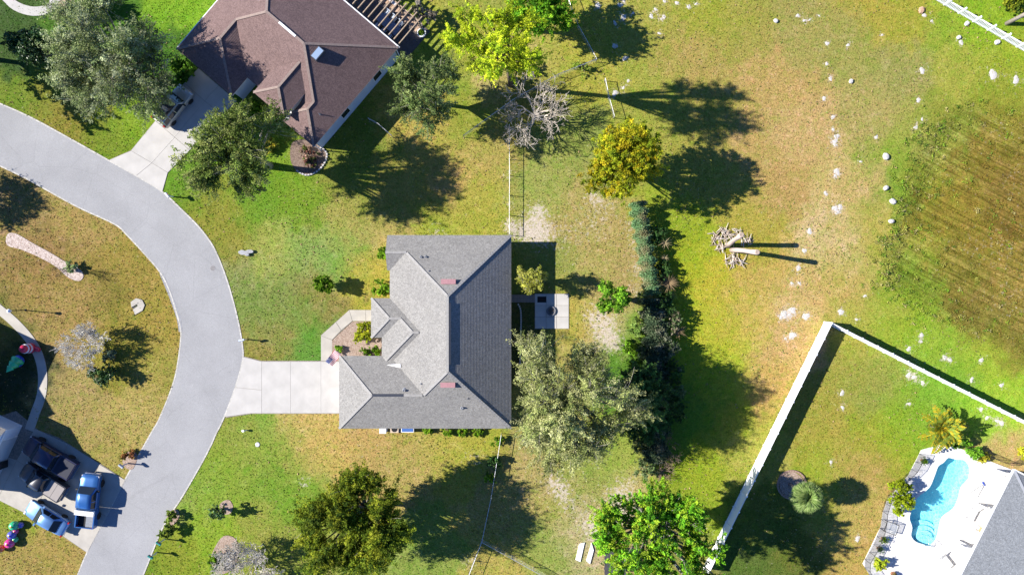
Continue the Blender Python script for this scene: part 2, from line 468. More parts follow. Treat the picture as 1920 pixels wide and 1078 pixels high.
V = np.stack([GX, GY, GZ], -1).reshape(-1, 3)
I = np.arange(nx * ny).reshape(ny, nx)
F = np.stack([I[:-1, :-1], I[:-1, 1:], I[1:, 1:], I[1:, :-1]], -1).reshape(-1, 4)
me.vertices.add(len(V)); me.vertices.foreach_set('co', V.ravel())
me.loops.add(F.size); me.loops.foreach_set('vertex_index', F.ravel())
me.polygons.add(len(F)); me.polygons.foreach_set('loop_start', np.arange(0, F.size, 4)); me.polygons.foreach_set('loop_total', np.full(len(F), 4))
me.update(calc_edges=True)
ca = me.color_attributes.new('Col', 'FLOAT_COLOR', 'POINT')
ca.data.foreach_set('color', np.concatenate([GC, np.ones(GX.shape + (1,))], -1).astype(np.float32).ravel())
for nm, arr in (('Sand', SD), ('Weed', weed)):
    at = me.attributes.new(nm, 'FLOAT', 'POINT')
    at.data.foreach_set('value', arr.astype(np.float32).ravel())
me.polygons.foreach_set('use_smooth', np.ones(len(F), bool))
ground = bpy.data.objects.new('ground', me)
COL.objects.link(ground); struct(ground)

def ground_material():
    m = bpy.data.materials.new('grass_ground'); m.use_nodes = True
    t = m.node_tree; N = t.nodes; Lk = t.links
    b = N['Principled BSDF']; b.inputs['Roughness'].default_value = .95; b.inputs['Specular IOR Level'].default_value = .08
    tc = N.new('ShaderNodeTexCoord')
    def noise(scale, detail=3, rough=.6, vec=None):
        n = N.new('ShaderNodeTexNoise'); n.inputs['Scale'].default_value = scale; n.inputs['Detail'].default_value = detail
        n.inputs['Roughness'].default_value = rough
        Lk.new(vec if vec else tc.outputs['Object'], n.inputs['Vector']); return n.outputs[0]
    def rng(x, a, b_, c, d):
        r = N.new('ShaderNodeMapRange'); r.inputs[1].default_value = a; r.inputs[2].default_value = b_; r.inputs[3].default_value = c; r.inputs[4].default_value = d
        Lk.new(x, r.inputs[0]); return r.outputs[0]
    def mix(f, a, b_, mode='MIX'):
        x = N.new('ShaderNodeMix'); x.data_type = 'RGBA'; x.blend_type = mode
        if isinstance(f, float): x.inputs[0].default_value = f
        else: Lk.new(f, x.inputs[0])
        for i, q in ((6, a), (7, b_)):
            if isinstance(q, tuple): x.inputs[i].default_value = (*q, 1)
            else: Lk.new(q, x.inputs[i])
        return x.outputs[2]
    at = N.new('ShaderNodeAttribute'); at.attribute_name = 'Col'
    sd = N.new('ShaderNodeAttribute'); sd.attribute_name = 'Sand'
    wd = N.new('ShaderNodeAttribute'); wd.attribute_name = 'Weed'
    c = at.outputs['Color']
    mpp = N.new('ShaderNodeMapping'); mpp.inputs['Location'].default_value = (37, 11, 5); Lk.new(tc.outputs['Object'], mpp.inputs['Vector']); mpv = mpp.outputs[0]
    green = mix(1.0, c, (.80, 1.02, .66), 'MULTIPLY')
    brown = mix(1.0, c, (1.10, 1.0, 1.08), 'MULTIPLY')
    c = mix(rng(noise(.55, 6, .7), .44, .62, 0, .7), c, green)
    c = mix(rng(noise(.9, 6, .75), .5, .64, 0, .6), c, mix(1.0, c, (1.22, 1.12, 1.2), 'MULTIPLY'))
    c = mix(rng(noise(.75, 7, .75, mpv), .52, .66, 0, .55), c, mix(1.0, c, (.72, .78, .72), 'MULTIPLY'))
    c = mix(rng(noise(1.5, 6, .75), .47, .62, 0, .95), c, brown)
    c = mix(rng(noise(1.15, 7, .8, mpv), .53, .62, 0, .75), c, mix(1.0, c, (1.3, 1.22, 1.75), 'MULTIPLY'))
    c = mix(rng(noise(2.1, 6, .8, mpv), .52, .62, 0, .75), c, mix(1.0, c, (.66, .92, .5), 'MULTIPLY'))
    dark = mix(1.0, c, (.62, .66, .62), 'MULTIPLY')
    c = mix(rng(noise(3.3, 5, .75), .5, .66, 0, .9), c, dark)
    c = mix(rng(noise(4.6, 4, .75), .53, .66, 0, .7), c, mix(1.0, c, (1.35, 1.35, 1.5), 'MULTIPLY'))
    # faint mowing passes over the lawns
    ml = N.new('ShaderNodeMapping'); ml.vector_type = 'TEXTURE'; ml.inputs['Rotation'].default_value = (0, 0, math.radians(62)); ml.inputs['Scale'].default_value = (18, 1.0, 1)
    Lk.new(tc.outputs['Object'], ml.inputs['Vector'])
    c = mix(rng(noise(1.0, 4, .6, ml.outputs[0]), .46, .60, 0, .35), c, mix(1.0, c, (.80, .88, .75), 'MULTIPLY'))
    # mown lines in the basin
    mp = N.new('ShaderNodeMapping'); mp.vector_type = 'TEXTURE'; mp.inputs['Rotation'].default_value = (0, 0, math.radians(-27)); mp.inputs['Scale'].default_value = (14, .45, 1)
    Lk.new(tc.outputs['Object'], mp.inputs['Vector'])
    stripe = rng(noise(1.0, 5, .62, mp.outputs[0]), .50, .58, 0, 1)
    mm = N.new('ShaderNodeMath'); mm.operation = 'MULTIPLY'; Lk.new(stripe, mm.inputs[0]); Lk.new(wd.outputs['Fac'], mm.inputs[1])
    c = mix(mm.outputs[0], c, mix(1.0, c, (1.3, 1.25, 1.6), 'MULTIPLY'))
    stripe2 = rng(noise(1.7, 5, .62, mp.outputs[0]), .50, .58, 0, .95)
    m2 = N.new('ShaderNodeMath'); m2.operation = 'MULTIPLY'; Lk.new(stripe2, m2.inputs[0]); Lk.new(wd.outputs['Fac'], m2.inputs[1])
    c = mix(m2.outputs[0], c, mix(1.0, c, (.62, .60, .55), 'MULTIPLY'))
    # sand showing through
    ad = N.new('ShaderNodeMath'); ad.operation = 'ADD'; Lk.new(sd.outputs['Fac'], ad.inputs[0]); Lk.new(rng(noise(2.6, 7, .8), .3, .7, -.55, .55), ad.inputs[1])
    c = mix(rng(ad.outputs[0], .28, .62, 0, .9), c, (.46, .39, .33))
    # blade-scale speckle
    f = rng(noise(7.5, 3, .7), .3, .7, .62, 1.38)
    vm = N.new('ShaderNodeVectorMath'); vm.operation = 'SCALE'; Lk.new(c, vm.inputs[0]); Lk.new(f, vm.inputs['Scale'])
    Lk.new(vm.outputs[0], b.inputs['Base Color'])
    bp = N.new('ShaderNodeBump'); bp.inputs['Strength'].default_value = .55; bp.inputs['Distance'].default_value = .06
    Lk.new(noise(6.0, 4, .75), bp.inputs['Height']); Lk.new(bp.outputs[0], b.inputs['Normal'])
    return m
me.materials.append(ground_material())

# ------------------------------------------------------------------ road, driveways, paths
RO = [(-420, 60), (-200, 120), (-80, 163), (0, 195), (60, 222), (130, 260), (203, 301), (262, 334), (304, 360), (340, 393), (372, 425), (395, 455), (408, 480), (420, 510), (430, 540), (441, 580), (448.6, 613), (454, 645), (455.5, 670), (449, 700), (438, 735), (424, 772), (413, 797), (405, 812), (395, 835), (376, 871), (343, 928), (322, 960), (299.5, 1000), (268, 1078), (240, 1140), (190, 1260), (150, 1400)]
RI = [(-420, 175), (-200, 233), (-80, 275), (0, 311), (50, 335), (100, 363), (150, 390), (215, 420), (238, 440), (278, 483), (301, 511), (316, 540), (328, 575), (338, 612), (339, 640), (328, 710), (301, 781), (286, 808), (260.6, 853), (235.6, 898), (200, 967), (164, 1035), (146, 1078), (120, 1140), (70, 1260), (30, 1400)]
ro = smooth_line(pts(RO), 4); ri = smooth_line(pts(RI), 4)
def resample(L, n):
    d = [0]
    for i in range(1, len(L)): d.append(d[-1] + math.dist(L[i], L[i - 1]))
    out = []
    j = 0
    for k in range(n):
        t = d[-1] * k / (n - 1)
        while j < len(L) - 2 and d[j + 1] < t: j += 1
        u = (t - d[j]) / max(d[j + 1] - d[j], 1e-9)
        out.append((L[j][0] + (L[j + 1][0] - L[j][0]) * u, L[j][1] + (L[j + 1][1] - L[j][1]) * u))
    return out
A_ = resample(ro, 160); B_ = resample(ri, 160)
m = MB()
for i in range(159):
    m.face([(*A_[i], .03), (*B_[i], .03), (*B_[i + 1], .03), (*A_[i + 1], .03)])
    for L, e in ((A_, 1), (B_, -1)):
        p, q = L[i], L[i + 1]
        m.face([(*p, .03), (*q, .03), (*q, 0), (*p, 0)])
road = struct(m.build('road', ASPH))

def ribbon(L, wd, z, off=0.0):
    """Edge strip along a line, offset to its left."""
    q = MB(); n = len(L); a = []; b = []
    for i in range(n):
        d = Vector(L[min(i + 1, n - 1)]) - Vector(L[max(i - 1, 0)]); d.normalize()
        nn = Vector((-d.y, d.x)); p = Vector(L[i])
        a.append(p + nn * (off - wd / 2)); b.append(p + nn * (off + wd / 2))
    for i in range(n - 1):
        q.face([(*a[i], z), (*a[i + 1], z), (*b[i + 1], z), (*b[i], z)])
        q.face([(*a[i], 0), (*a[i + 1], 0), (*a[i + 1], z), (*a[i], z)])
        q.face([(*b[i + 1], 0), (*b[i], 0), (*b[i], z), (*b[i + 1], z)])
    return q
KERB = mat('kerb_concrete', (.44, .42, .38), .85, .18, 2, .2, fine=7)
struct(ribbon(ro, .14, .036, .02).build('road_edge', KERB))
struct(ribbon(ri, .14, .036, -.02).build('road_edge', KERB))
gut = smooth_line(pts([(301, 514), (311, 537), (322, 565), (333, 597), (337, 622)]), 4)
struct(ribbon(gut, .42, .034, .12).build('gutter', mat('gutter_concrete', (.25, .25, .26), .85, .15, 3)))

def slab_set(parent, polys, z, material, gap=.02, name='slab'):
    for poly in polys:
        c = Vector((sum(p[0] for p in poly) / len(poly), sum(p[1] for p in poly) / len(poly)))
        q = []
        for p in poly:
            d = Vector(p) - c
            q.append(tuple(c + d * (1 - gap / max(d.length, .1))))
        mm_ = MB(); mm_.prism([(x - c.x, y - c.y) for x, y in q], 0, z)
        mm_.build(name, material, parent, (c.x, c.y, 0))

def bed(poly, z, material, name):
    return struct(MB().prism(poly, 0, z).build(name, material))

JOINT = mat('joint_dirt', (.22, .195, .165), .95, .3, 6)
# main driveway
drv = struct(MB().prism(pts([(637, 676), (490, 676), (458, 668), (451, 700), (441, 738), (423, 783), (472, 775.5), (637, 775.5)]), 0, .03).build('driveway', JOINT))
slab_set(drv, [pts(p) for p in (
    [(640, 677.5), (602, 677.5), (602, 774.5), (640, 774.5)],
    [(602, 677.5), (545, 677.5), (545, 774.5), (602, 774.5)],
    [(545, 677.5), (491, 677.5), (491, 774.5), (545, 774.5)],
    [(491, 677.5), (457, 669), (450, 698), (442, 726), (491, 731)],
    [(491, 731), (442, 726), (422, 781), (470, 774.5), (491, 774.5)])], .05, CONC)
walk = struct(MB().prism(pts([(602, 677), (623, 677), (623, 637), (661, 602), (702, 602), (702, 581), (655, 581), (602, 628)]), 0, .03).build('walkway', JOINT))
slab_set(walk, [pts(p) for p in (
    [(602, 677), (623, 677), (623, 637), (602, 629)], [(602, 629), (623, 637), (640, 619), (630, 604)],
    [(630, 604), (640, 619), (661, 602), (655, 581)], [(655, 581), (661, 602), (686, 602), (686, 581)], [(686, 581), (686, 602), (703, 602), (703, 581)])], .055, CONC2)
# driveway of the brown-roofed house
drv2 = struct(MB().prism(pts([(203, 301), (246, 282), (292, 226), (346, 155), (372, 128), (445, 190), (400, 232), (341, 298), (315, 324), (305, 360), (255, 330)]), 0, .03).build('driveway', JOINT))
slab_set(drv2, [pts(p) for p in (
    [(204, 301), (246, 283), (285, 306), (256, 330)], [(256, 330), (285, 306), (315, 324), (305, 359)],
    [(246, 283), (292, 227), (328, 258), (285, 306)], [(285, 306), (328, 258), (356, 282), (341, 298), (315, 324)],
    [(292, 227), (346, 156), (384, 190), (328, 258)], [(328, 258), (384, 190), (416, 216), (356, 282)],
    [(346, 156), (372, 129), (410, 161), (384, 190)], [(384, 190), (410, 161), (444, 190), (416, 216)])], .05, CONC)
# driveway of the lower-left house
drv3 = struct(MB().prism(pts([(164, 1036), (120, 1006), (60, 968), (0, 938), (-60, 915), (-60, 800), (30, 770), (72, 806), (110, 820), (187, 868), (236, 900)]), 0, .03).build('driveway', JOINT))
slab_set(drv3, [pts(p) for p in (
    [(164, 1035), (120, 1005), (150, 945), (200, 967)], [(200, 967), (150, 945), (187, 870), (235, 899)],
    [(120, 1005), (60, 967), (92, 905), (150, 945)], [(150, 945), (92, 905), (128, 832), (187, 869)],
    [(60, 967), (0, 938), (-4, 935), (32, 862), (92, 905)], [(92, 905), (32, 862), (66, 803), (128, 832)], [(-4, 935), (-60, 914), (-60, 830), (32, 862)])], .05, CONC2)
w3 = smooth_line(pts([(-60, 560), (-20, 568), (0, 581), (28, 605), (55, 635), (72, 665), (80, 700), (78, 740), (66, 775), (55, 806)]), 4)
struct(ribbon(w3, .95, .045, 0).build('walkway', CONC2))
# path at the top left corner
pt = smooth_line(pts([(-30, -40), (8, -8), (30, 12), (62, 22), (92, 16), (108, -8), (118, -40)]), 4)
struct(ribbon(pt, .95, .05).build('garden_path', CONC))
bed(smooth_loop(pts([(104, 2), (118, -14), (140, 6), (136, 22), (122, 29), (106, 22)]), 3), .04, mat('tan_gravel', (.42, .33, .22), .95, .2, 9, .5, fine=14), 'gravel_bed')

# storm drain, manhole
t = thing('storm_drain', 'pale concrete storm drain inlet with dark mouth in the lawn inside the bend', 'storm drain', P(257, 573))
MB().prism([tuple((P(x, y) - P(257, 573))[:2]) for x, y in ((246, 566), (256, 559), (267, 562), (272, 572), (268, 582), (254, 590), (250, 580), (259, 574), (258, 570), (247, 576))], 0, .09).build('apron', CONC2, t)
MB().box(-.52, .1, -.28, .22, 0, .03).build('inlet_opening', BLACK, t)
MB().bar((-.5, .2, .1), (.12, .28, .1), .1, .06).build('lintel', CONC2, t)
mh = thing('manhole_cover', 'round grey manhole cover set in the asphalt road', 'manhole cover', P(399, 503, .03))
MB().lathe([(.27, 0), (.27, .008), (.24, .012), (0, .012)], 20).build('lid', mat('cast_iron', (.20, .19, .19), .7, .2, 8), mh)
MB().lathe([(.31, 0), (.31, .006), (.28, .006)], 20).build('rim', mat('iron_rim', (.3, .29, .29), .7), mh)

# ------------------------------------------------------------------ houses: hipped roofs from rectangles
def clip(poly, a, b, c):
    """Keep the part of a plan polygon where a*x + b*y + c >= 0."""
    out = []
    n = len(poly)
    for i in range(n):
        p, q = poly[i], poly[(i + 1) % n]
        dp = a * p[0] + b * p[1] + c; dq = a * q[0] + b * q[1] + c
        if dp >= 0: out.append(p)
        if (dp > 0 > dq) or (dp < 0 < dq):
            t = dp / (dp - dq)
            out.append((p[0] + (q[0] - p[0]) * t, p[1] + (q[1] - p[1]) * t))
    return out

def area(poly):
    return abs(sum(poly[i][0] * poly[(i + 1) % len(poly)][1] - poly[(i + 1) % len(poly)][0] * poly[i][1] for i in range(len(poly)))) / 2 if len(poly) > 2 else 0

def planes_of(r, pitch):
    pl = {'W': (pitch, 0, r['z'] - pitch * r['x0']), 'E': (-pitch, 0, r['z'] + pitch * r['x1']),
          'S': (0, pitch, r['z'] - pitch * r['y0']), 'N': (0, -pitch, r['z'] + pitch * r['y1'])}
    for s_ in r.get('open', ''): pl.pop(s_)
    return pl

def roof_height(rects, x, y, skip=None):
    h = -1
    for i, r in enumerate(rects):
        if i == skip or not (r['x0'] - 1e-6 <= x <= r['x1'] + 1e-6 and r['y0'] - 1e-6 <= y <= r['y1'] + 1e-6): continue
        h = max(h, min(p[0] * x + p[1] * y + p[2] for p in planes_of(r, r['p']).values()))
    return h

def build_roof(house, rects, roof_m, cap_m, fascia_m, course=.16, lift=.012):
    for i, r in enumerate(rects):
        pl = planes_of(r, r['p'])
        rect = [(r['x0'], r['y0']), (r['x1'], r['y0']), (r['x1'], r['y1']), (r['x0'], r['y1'])]
        for side, (a, b, c) in pl.items():
            poly = rect
            for s2, (a2, b2, c2) in pl.items():
                if s2 != side: poly = clip(poly, a2 - a, b2 - b, c2 - c)
            if area(poly) < .02: continue
            pieces = [poly]
            for j, o in enumerate(rects):
                if j == i: continue
                hp = [(1, 0, -o['x0']), (-1, 0, o['x1']), (0, 1, -o['y0']), (0, -1, o['y1'])]
                dead = False
                for (a2, b2, c2) in planes_of(o, o['p']).values():
                    q = (a2 - a, b2 - b, c2 - c)
                    if abs(q[0]) + abs(q[1]) < 1e-9:
                        if q[2] < -1e-6 or (abs(q[2]) <= 1e-6 and j > i): dead = True
                    else: hp.append(q)
                if dead: continue
                new = []
                for pc in pieces:
                    cur = pc
                    for q in hp:
                        o_ = clip(cur, -q[0], -q[1], -q[2])
                        if area(o_) > 1e-4: new.append(o_)
                        cur = clip(cur, *q)
                        if area(cur) < 1e-5: break
                pieces = new
            if not pieces: continue
            g = math.hypot(a, b)
            mb = MB()
            dist = lambda p: (a * p[0] + b * p[1] + c - r['z']) / g
            cw = course / math.sqrt(1 + r['p'] ** 2)
            for pc in pieces:
                d0 = min(dist(p) for p in pc); d1 = max(dist(p) for p in pc)
                for k in range(int(d0 / cw + 1e-6), int(d1 / cw) + 1):
                    st = clip(clip(pc, a / g, b / g, (c - r['z']) / g - k * cw), -a / g, -b / g, -(c - r['z']) / g + (k + 1) * cw)
                    if area(st) < 1e-5: continue
                    top = []
                    for p in st:
                        d = dist(p)
                        top.append((p[0], p[1], r['z'] + r['p'] * d + .02 + lift * (1 - (d - k * cw) / cw)))
                    mb.face(top)
                    n = len(st)
                    for e in range(n):
                        p, q = st[e], st[(e + 1) % n]
                        if abs(dist(p) - k * cw) < 1e-6 and abs(dist(q) - k * cw) < 1e-6:
                            zt = r['z'] + r['p'] * k * cw + .02
                            mb.face([(p[0], p[1], zt - .03), (q[0], q[1], zt - .03), (q[0], q[1], zt + lift), (p[0], p[1], zt + lift)])
            if mb.f: mb.build('roof_slope', roof_m, house)
        # caps along hips and ridge
        p = r['p']
        x0, x1, y0, y1 = r['x0'], r['x1'], r['y0'], r['y1']
        op = r.get('open', '')
        hx = (x1 - x0) / 2; hy = (y1 - y0) / 2
        segs = []
        if hx <= hy or 'N' in op or 'S' in op:
            xm = (x0 + x1) / 2
            ya = y0 if 'S' in op else y0 + hx; yb = y1 if 'N' in op else y1 - hx
            segs.append(((xm, ya), (xm, yb)))
            if 'S' not in op: segs += [((x0, y0), (xm, ya)), ((x1, y0), (xm, ya))]
            if 'N' not in op: segs += [((x0, y1), (xm, yb)), ((x1, y1), (xm, yb))]
        else:
            ym = (y0 + y1) / 2
            xa = x0 if 'W' in op else x0 + hy; xb = x1 if 'E' in op else x1 - hy
            segs.append(((xa, ym), (xb, ym)))
            if 'W' not in op: segs += [((x0, y0), (xa, ym)), ((x0, y1), (xa, ym))]
            if 'E' not in op: segs += [((x1, y0), (xb, ym)), ((x1, y1), (xb, ym))]
        for (A, B) in segs:
            cm = MB()
            L = math.dist(A, B); n = max(1, int(L / .28))
            for k in range(n):
                t0 = k / n; t1 = (k + 1.12) / n
                q0 = (A[0] + (B[0] - A[0]) * t0, A[1] + (B[1] - A[1]) * t0)
                q1 = (A[0] + (B[0] - A[0]) * min(t1, 1), A[1] + (B[1] - A[1]) * min(t1, 1))
                mx = ((q0[0] + q1[0]) / 2, (q0[1] + q1[1]) / 2)
                me_h = min(pp[0] * mx[0] + pp[1] * mx[1] + pp[2] for pp in planes_of(r, p).values())
                if roof_height(rects, mx[0], mx[1], i) > me_h - .02: continue
                hh = lambda q: min(pp[0] * q[0] + pp[1] * q[1] + pp[2] for pp in planes_of(r, p).values())
                cm.bar((q0[0], q0[1], hh(q0) + .05), (q1[0], q1[1], hh(q1) + .035), .24, .03)
            if cm.f: cm.build('ridge_cap', cap_m, house)
        e = .004 * i
        MB().box(x0 + .02 + e, x1 - .02 - e, y0 + .02 + e, y1 - .02 - e, r['z'] - .19 + e / 2, r['z'] - .012 - e / 2).build('fascia', fascia_m, house)
        # gable ends
        for s_ in op:
            if s_ in r.get('gable', ''):
                if s_ in 'WE':
                    xx = x0 + .25 if s_ == 'W' else x1 - .25
                    MB().idx([(xx, y0 + .05, r['z']), (xx, y1 - .05, r['z']), (xx, (y0 + y1) / 2, r['z'] + p * hy - .05)], [(0, 1, 2), (2, 1, 0)])
                    q = MB(); q.idx([(xx, y0 + .05, r['z']), (xx, y1 - .05, r['z']), (xx, (y0 + y1) / 2, r['z'] + p * hy - .04),
                                     (xx + .1, y0 + .05, r['z']), (xx + .1, y1 - .05, r['z']), (xx + .1, (y0 + y1) / 2, r['z'] + p * hy - .04)],
                                    [(0, 2, 1), (3, 4, 5), (0, 1, 4, 3), (1, 2, 5, 4), (2, 0, 3, 5)])
                    q.build('gable_wall', fascia_m, house)

def build_walls(house, rects, wall_m, inset=.5):
    for i, r in enumerate(rects):
        if r.get('nowall'): continue
        e = inset + .004 * i
        MB().box(r['x0'] + e, r['x1'] - e, r['y0'] + e, r['y1'] - e, 0, r['z'] - .18 - .003 * i).build('wall', wall_m, house)

def window(house, side, u, c, w_, z0, z1, door=None):
    """A framed window (or door) on the wall plane at coordinate c."""
    f = MB(); g = MB()
    for mb, d, i0 in ((f, .05, 0), (g, .07, .08)):
        if side in 'WE':
            sgn = -1 if side == 'W' else 1
            mb.box(min(c, c + sgn * d), max(c, c + sgn * d), u - w_ / 2 + i0, u + w_ / 2 - i0, z0 + i0, z1 - i0)
        else:
            sgn = -1 if side == 'S' else 1
            mb.box(u - w_ / 2 + i0, u + w_ / 2 - i0, min(c, c + sgn * d), max(c, c + sgn * d), z0 + i0, z1 - i0)
    o = f.build(door or 'window', WHITE, house)
    g.build('door_leaf' if door else 'pane', mat('door_paint', (.55, .53, .5), .5) if door else GLASS, o)

def roof_mat(name, c1, c2, dark):
    """Asphalt shingles: speckled tabs in courses."""
    m = bpy.data.materials.new(name); m.use_nodes = True
    t = m.node_tree; b = t.nodes['Principled BSDF']; b.inputs['Roughness'].default_value = .92; b.inputs['Specular IOR Level'].default_value = .15
    tc = t.nodes.new('ShaderNodeTexCoord')
    def nz(s, d, r=.6):
        n = t.nodes.new('ShaderNodeTexNoise'); n.inputs['Scale'].default_value = s; n.inputs['Detail'].default_value = d; n.inputs['Roughness'].default_value = r
        t.links.new(tc.outputs['Object'], n.inputs['Vector']); return n.outputs[0]
    vo = t.nodes.new('ShaderNodeTexVoronoi'); vo.inputs['Scale'].default_value = 6.5
    t.links.new(tc.outputs['Object'], vo.inputs['Vector'])
    mr = t.nodes.new('ShaderNodeMapRange'); mr.inputs[1].default_value = .35; mr.inputs[2].default_value = .68
    t.links.new(nz(10.0, 3, .7), mr.inputs[0])
    mx = t.nodes.new('ShaderNodeMix'); mx.data_type = 'RGBA'; mx.inputs[6].default_value = (*c1, 1); mx.inputs[7].default_value = (*c2, 1)
    t.links.new(mr.outputs[0], mx.inputs[0])
    sp = t.nodes.new('ShaderNodeSeparateColor'); t.links.new(vo.outputs['Color'], sp.inputs[0])
    m3 = t.nodes.new('ShaderNodeMapRange'); m3.inputs[3].default_value = .86; m3.inputs[4].default_value = 1.12
    t.links.new(sp.outputs[0], m3.inputs[0])
    vm = t.nodes.new('ShaderNodeVectorMath'); vm.operation = 'SCALE'
    t.links.new(mx.outputs[2], vm.inputs[0]); t.links.new(m3.outputs[0], vm.inputs['Scale'])
    m4 = t.nodes.new('ShaderNodeMapRange'); m4.inputs[1].default_value = .42; m4.inputs[2].default_value = .72; m4.inputs[4].default_value = dark
    t.links.new(nz(.5, 5, .65), m4.inputs[0])
    m5 = t.nodes.new('ShaderNodeMix'); m5.data_type = 'RGBA'; m5.blend_type = 'MULTIPLY'; m5.inputs[7].default_value = (.55, .55, .58, 1)
    t.links.new(m4.outputs[0], m5.inputs[0]); t.links.new(vm.outputs[0], m5.inputs[6])
    t.links.new(m5.outputs[2], b.inputs['Base Color'])
    bp = t.nodes.new('ShaderNodeBump'); bp.inputs['Strength'].default_value = .3; bp.inputs['Distance'].default_value = .03
    t.links.new(nz(16, 2), bp.inputs['Height']); t.links.new(bp.outputs[0], b.inputs['Normal'])
    return m

def vent_pipe(house, x, y, z, m, r=.07, h=.45, name='vent_pipe'):
    MB().lathe([(r, -.25), (r, h), (r * .8, h), (r * .8, h - .05), (0, h - .05)], 10, (x, y, z)).build(name, m, house)
    MB().lathe([(r * 2.4, -.06), (r * 1.2, .1)], 10, (x, y, z)).build('flashing', STEEL, house)

# --- the grey-roofed house
EV = 3.1
k = (H - EV) / H / S
ex = lambda px: (px - 960) * k
ey = lambda py: (539 - py) * k
mh_loc = Vector((ex(845), ey(620), 0))
X = lambda px: ex(px) - mh_loc.x
Y = lambda py: ey(py) - mh_loc.y
PT = .53
main = thing('house', 'single-storey house with pale grey shingle hip roof beside the white driveway', 'house', mh_loc)
MR = [dict(x0=X(731), x1=X(958.5), y0=Y(803), y1=Y(441), z=EV, p=PT),
      dict(x0=X(636), x1=X(845), y0=Y(803), y1=Y(667), z=EV, p=PT, open='E'),
      dict(x0=X(716), x1=X(845), y0=Y(683), y1=Y(559), z=EV, p=PT, open='E'),
      dict(x0=X(696), x1=X(845), y0=Y(633), y1=Y(559), z=EV, p=PT, open='E'),
      dict(x0=X(726), x1=X(845), y0=Y(507), y1=Y(441), z=EV, p=PT, open='EW', gable='W')]
GREYROOF = roof_mat('grey_shingles', (.178, .171, .160), (.30, .288, .268), .25)
GREYCAP = mat('grey_ridge_shingle', (.30, .288, .27), .9, .15, 6)
build_roof(main, MR, GREYROOF, GREYCAP, mat('fascia_white', (.62, .61, .58), .6, .05, 3))
STUCCO = mat('beige_stucco', (.50, .45, .37), .9, .08, 8, .2)
build_walls(main, MR, STUCCO)
window(main, 'W', Y(735), X(636) + .5, 4.9, .05, 2.3, 'garage_door')
for py in (460, 490): window(main, 'W', Y(py), X(726) + .516, .9, 1.0, 2.2)
window(main, 'W', Y(530), X(731) + .5, 1.3, .9, 2.3)
window(main, 'W', Y(598), X(696) + .512, 1.1, .06, 2.2, 'front_door')
for px in (700, 820, 900): window(main, 'S', X(px), Y(803) + .5, 1.2, 1.0, 2.2)
for px in (770, 860): window(main, 'N', X(px), Y(441) - .5, 1.2, 1.0, 2.2)
for py in (500, 720): window(main, 'E', Y(py), X(958.5) - .5, 1.6, .9, 2.3)
window(main, 'E', Y(590), X(958.5) - .5, 2.2, .06, 2.2, 'patio_door')
DARKV = mat('dark_ridge_vent', (.035, .04, .055), .6, .1, 4)
zr = lambda x, y: roof_height(MR, x, y)
xm = (MR[0]['x0'] + MR[0]['x1']) / 2
hw = (MR[0]['x1'] - MR[0]['x0']) / 2
zt = EV + PT * hw
rp = lambda px, py, z: P(px, py, z) - mh_loc
ya = rp(840, 568, zt).y; yb = rp(840, 683, zt).y
MB().bar((xm + .1, ya, zt - .04), (xm + .1, yb, zt - .04), .36, .10).build('ridge_vent', DARKV, main)
ym = (MR[1]['y0'] + MR[1]['y1']) / 2
zg = EV + PT * (MR[1]['y1'] - MR[1]['y0']) / 2
MB().bar((rp(698, 738, zg).x, ym, zg + .04), (rp(756, 738, zg).x, ym, zg + .04), .26, .10).build('ridge_vent', DARKV, main)
PINK = mat('faded_red_metal', (.36, .19, .20), .55, .12, 5)
for (px, py) in ((841, 528), (840, 721)):
    q = rp(px, py, 5.6); z = zr(q.x, q.y)
    o = MB().box(-.66, .66, -.2, .2, 0, .26).build('box_vent', PINK, main, (q.x, q.y, z))
    MB().box(-.70, .70, -.24, .24, .26, .30).build('vent_hood', PINK, o)
VENT = mat('lead_pipe', (.28, .29, .32), .5, .1, 5)
for (px, py, r_, h_) in ((788, 482, .085, .22), (797, 481.5, .085, .22), (805, 508.5, .05, .14), (758, 731.5, .10, .28), (790, 719, .06, .16), (866, 765.5, .10, .28), (877, 746.5, .05, .16)):
    q = rp(px, py, 4.8); vent_pipe(main, q.x, q.y, zr(q.x, q.y), VENT, r_, h_)
q0, q1, q2 = rp(724, 684.5, 3.9), rp(750, 683, 4.1), rp(750, 690, 4.1)
mb = MB(); mb.idx([(q0.x, q0.y, zr(q0.x, q0.y) + .06), (q1.x, q1.y, zr(q1.x, q1.y) + .12), (q2.x, q2.y, zr(q2.x, q2.y) + .12), (q0.x, q0.y, zr(q0.x, q0.y) - .2), (q1.x, q1.y, zr(q1.x, q1.y) - .2), (q2.x, q2.y, zr(q2.x, q2.y) - .2)],
                     [(0, 2, 1), (3, 4, 5), (0, 1, 4, 3), (1, 2, 5, 4), (2, 0, 3, 5)])
mb.build('valley_flashing', WHITE, main)

# --- the brown-roofed house, turned about 40 degrees
ax = Vector((.761, -.648)); bx = Vector((-.648, -.761))      # its axes in the plan (photo down-right and down-left)
rot = math.atan2(ax.y, ax.x)
c0 = P(747, 89.5, EV)
brown = thing('house', 'single-storey house with dark brown shingle hip roof at the top of the photo', 'house', (c0.x, c0.y, 0), rot)
u = 1 / S
BR = [dict(x0=-301 * u, x1=0, y0=-217 * u, y1=0, z=EV, p=.5),
      dict(x0=-301 * u, x1=-171 * u, y0=-260 * u, y1=-100 * u, z=EV, p=.5, open='N'),
      dict(x0=-88 * u, x1=0, y0=-234 * u, y1=-100 * u, z=EV, p=.5, open='N'),
      dict(x0=-135 * u, x1=-64.5 * u, y0=-229 * u, y1=-100 * u, z=EV + 1.28, p=.5, open='N', nowall=True)]
BROWN = roof_mat('brown_shingles', (.128, .085, .079), (.218, .15, .138), .3)
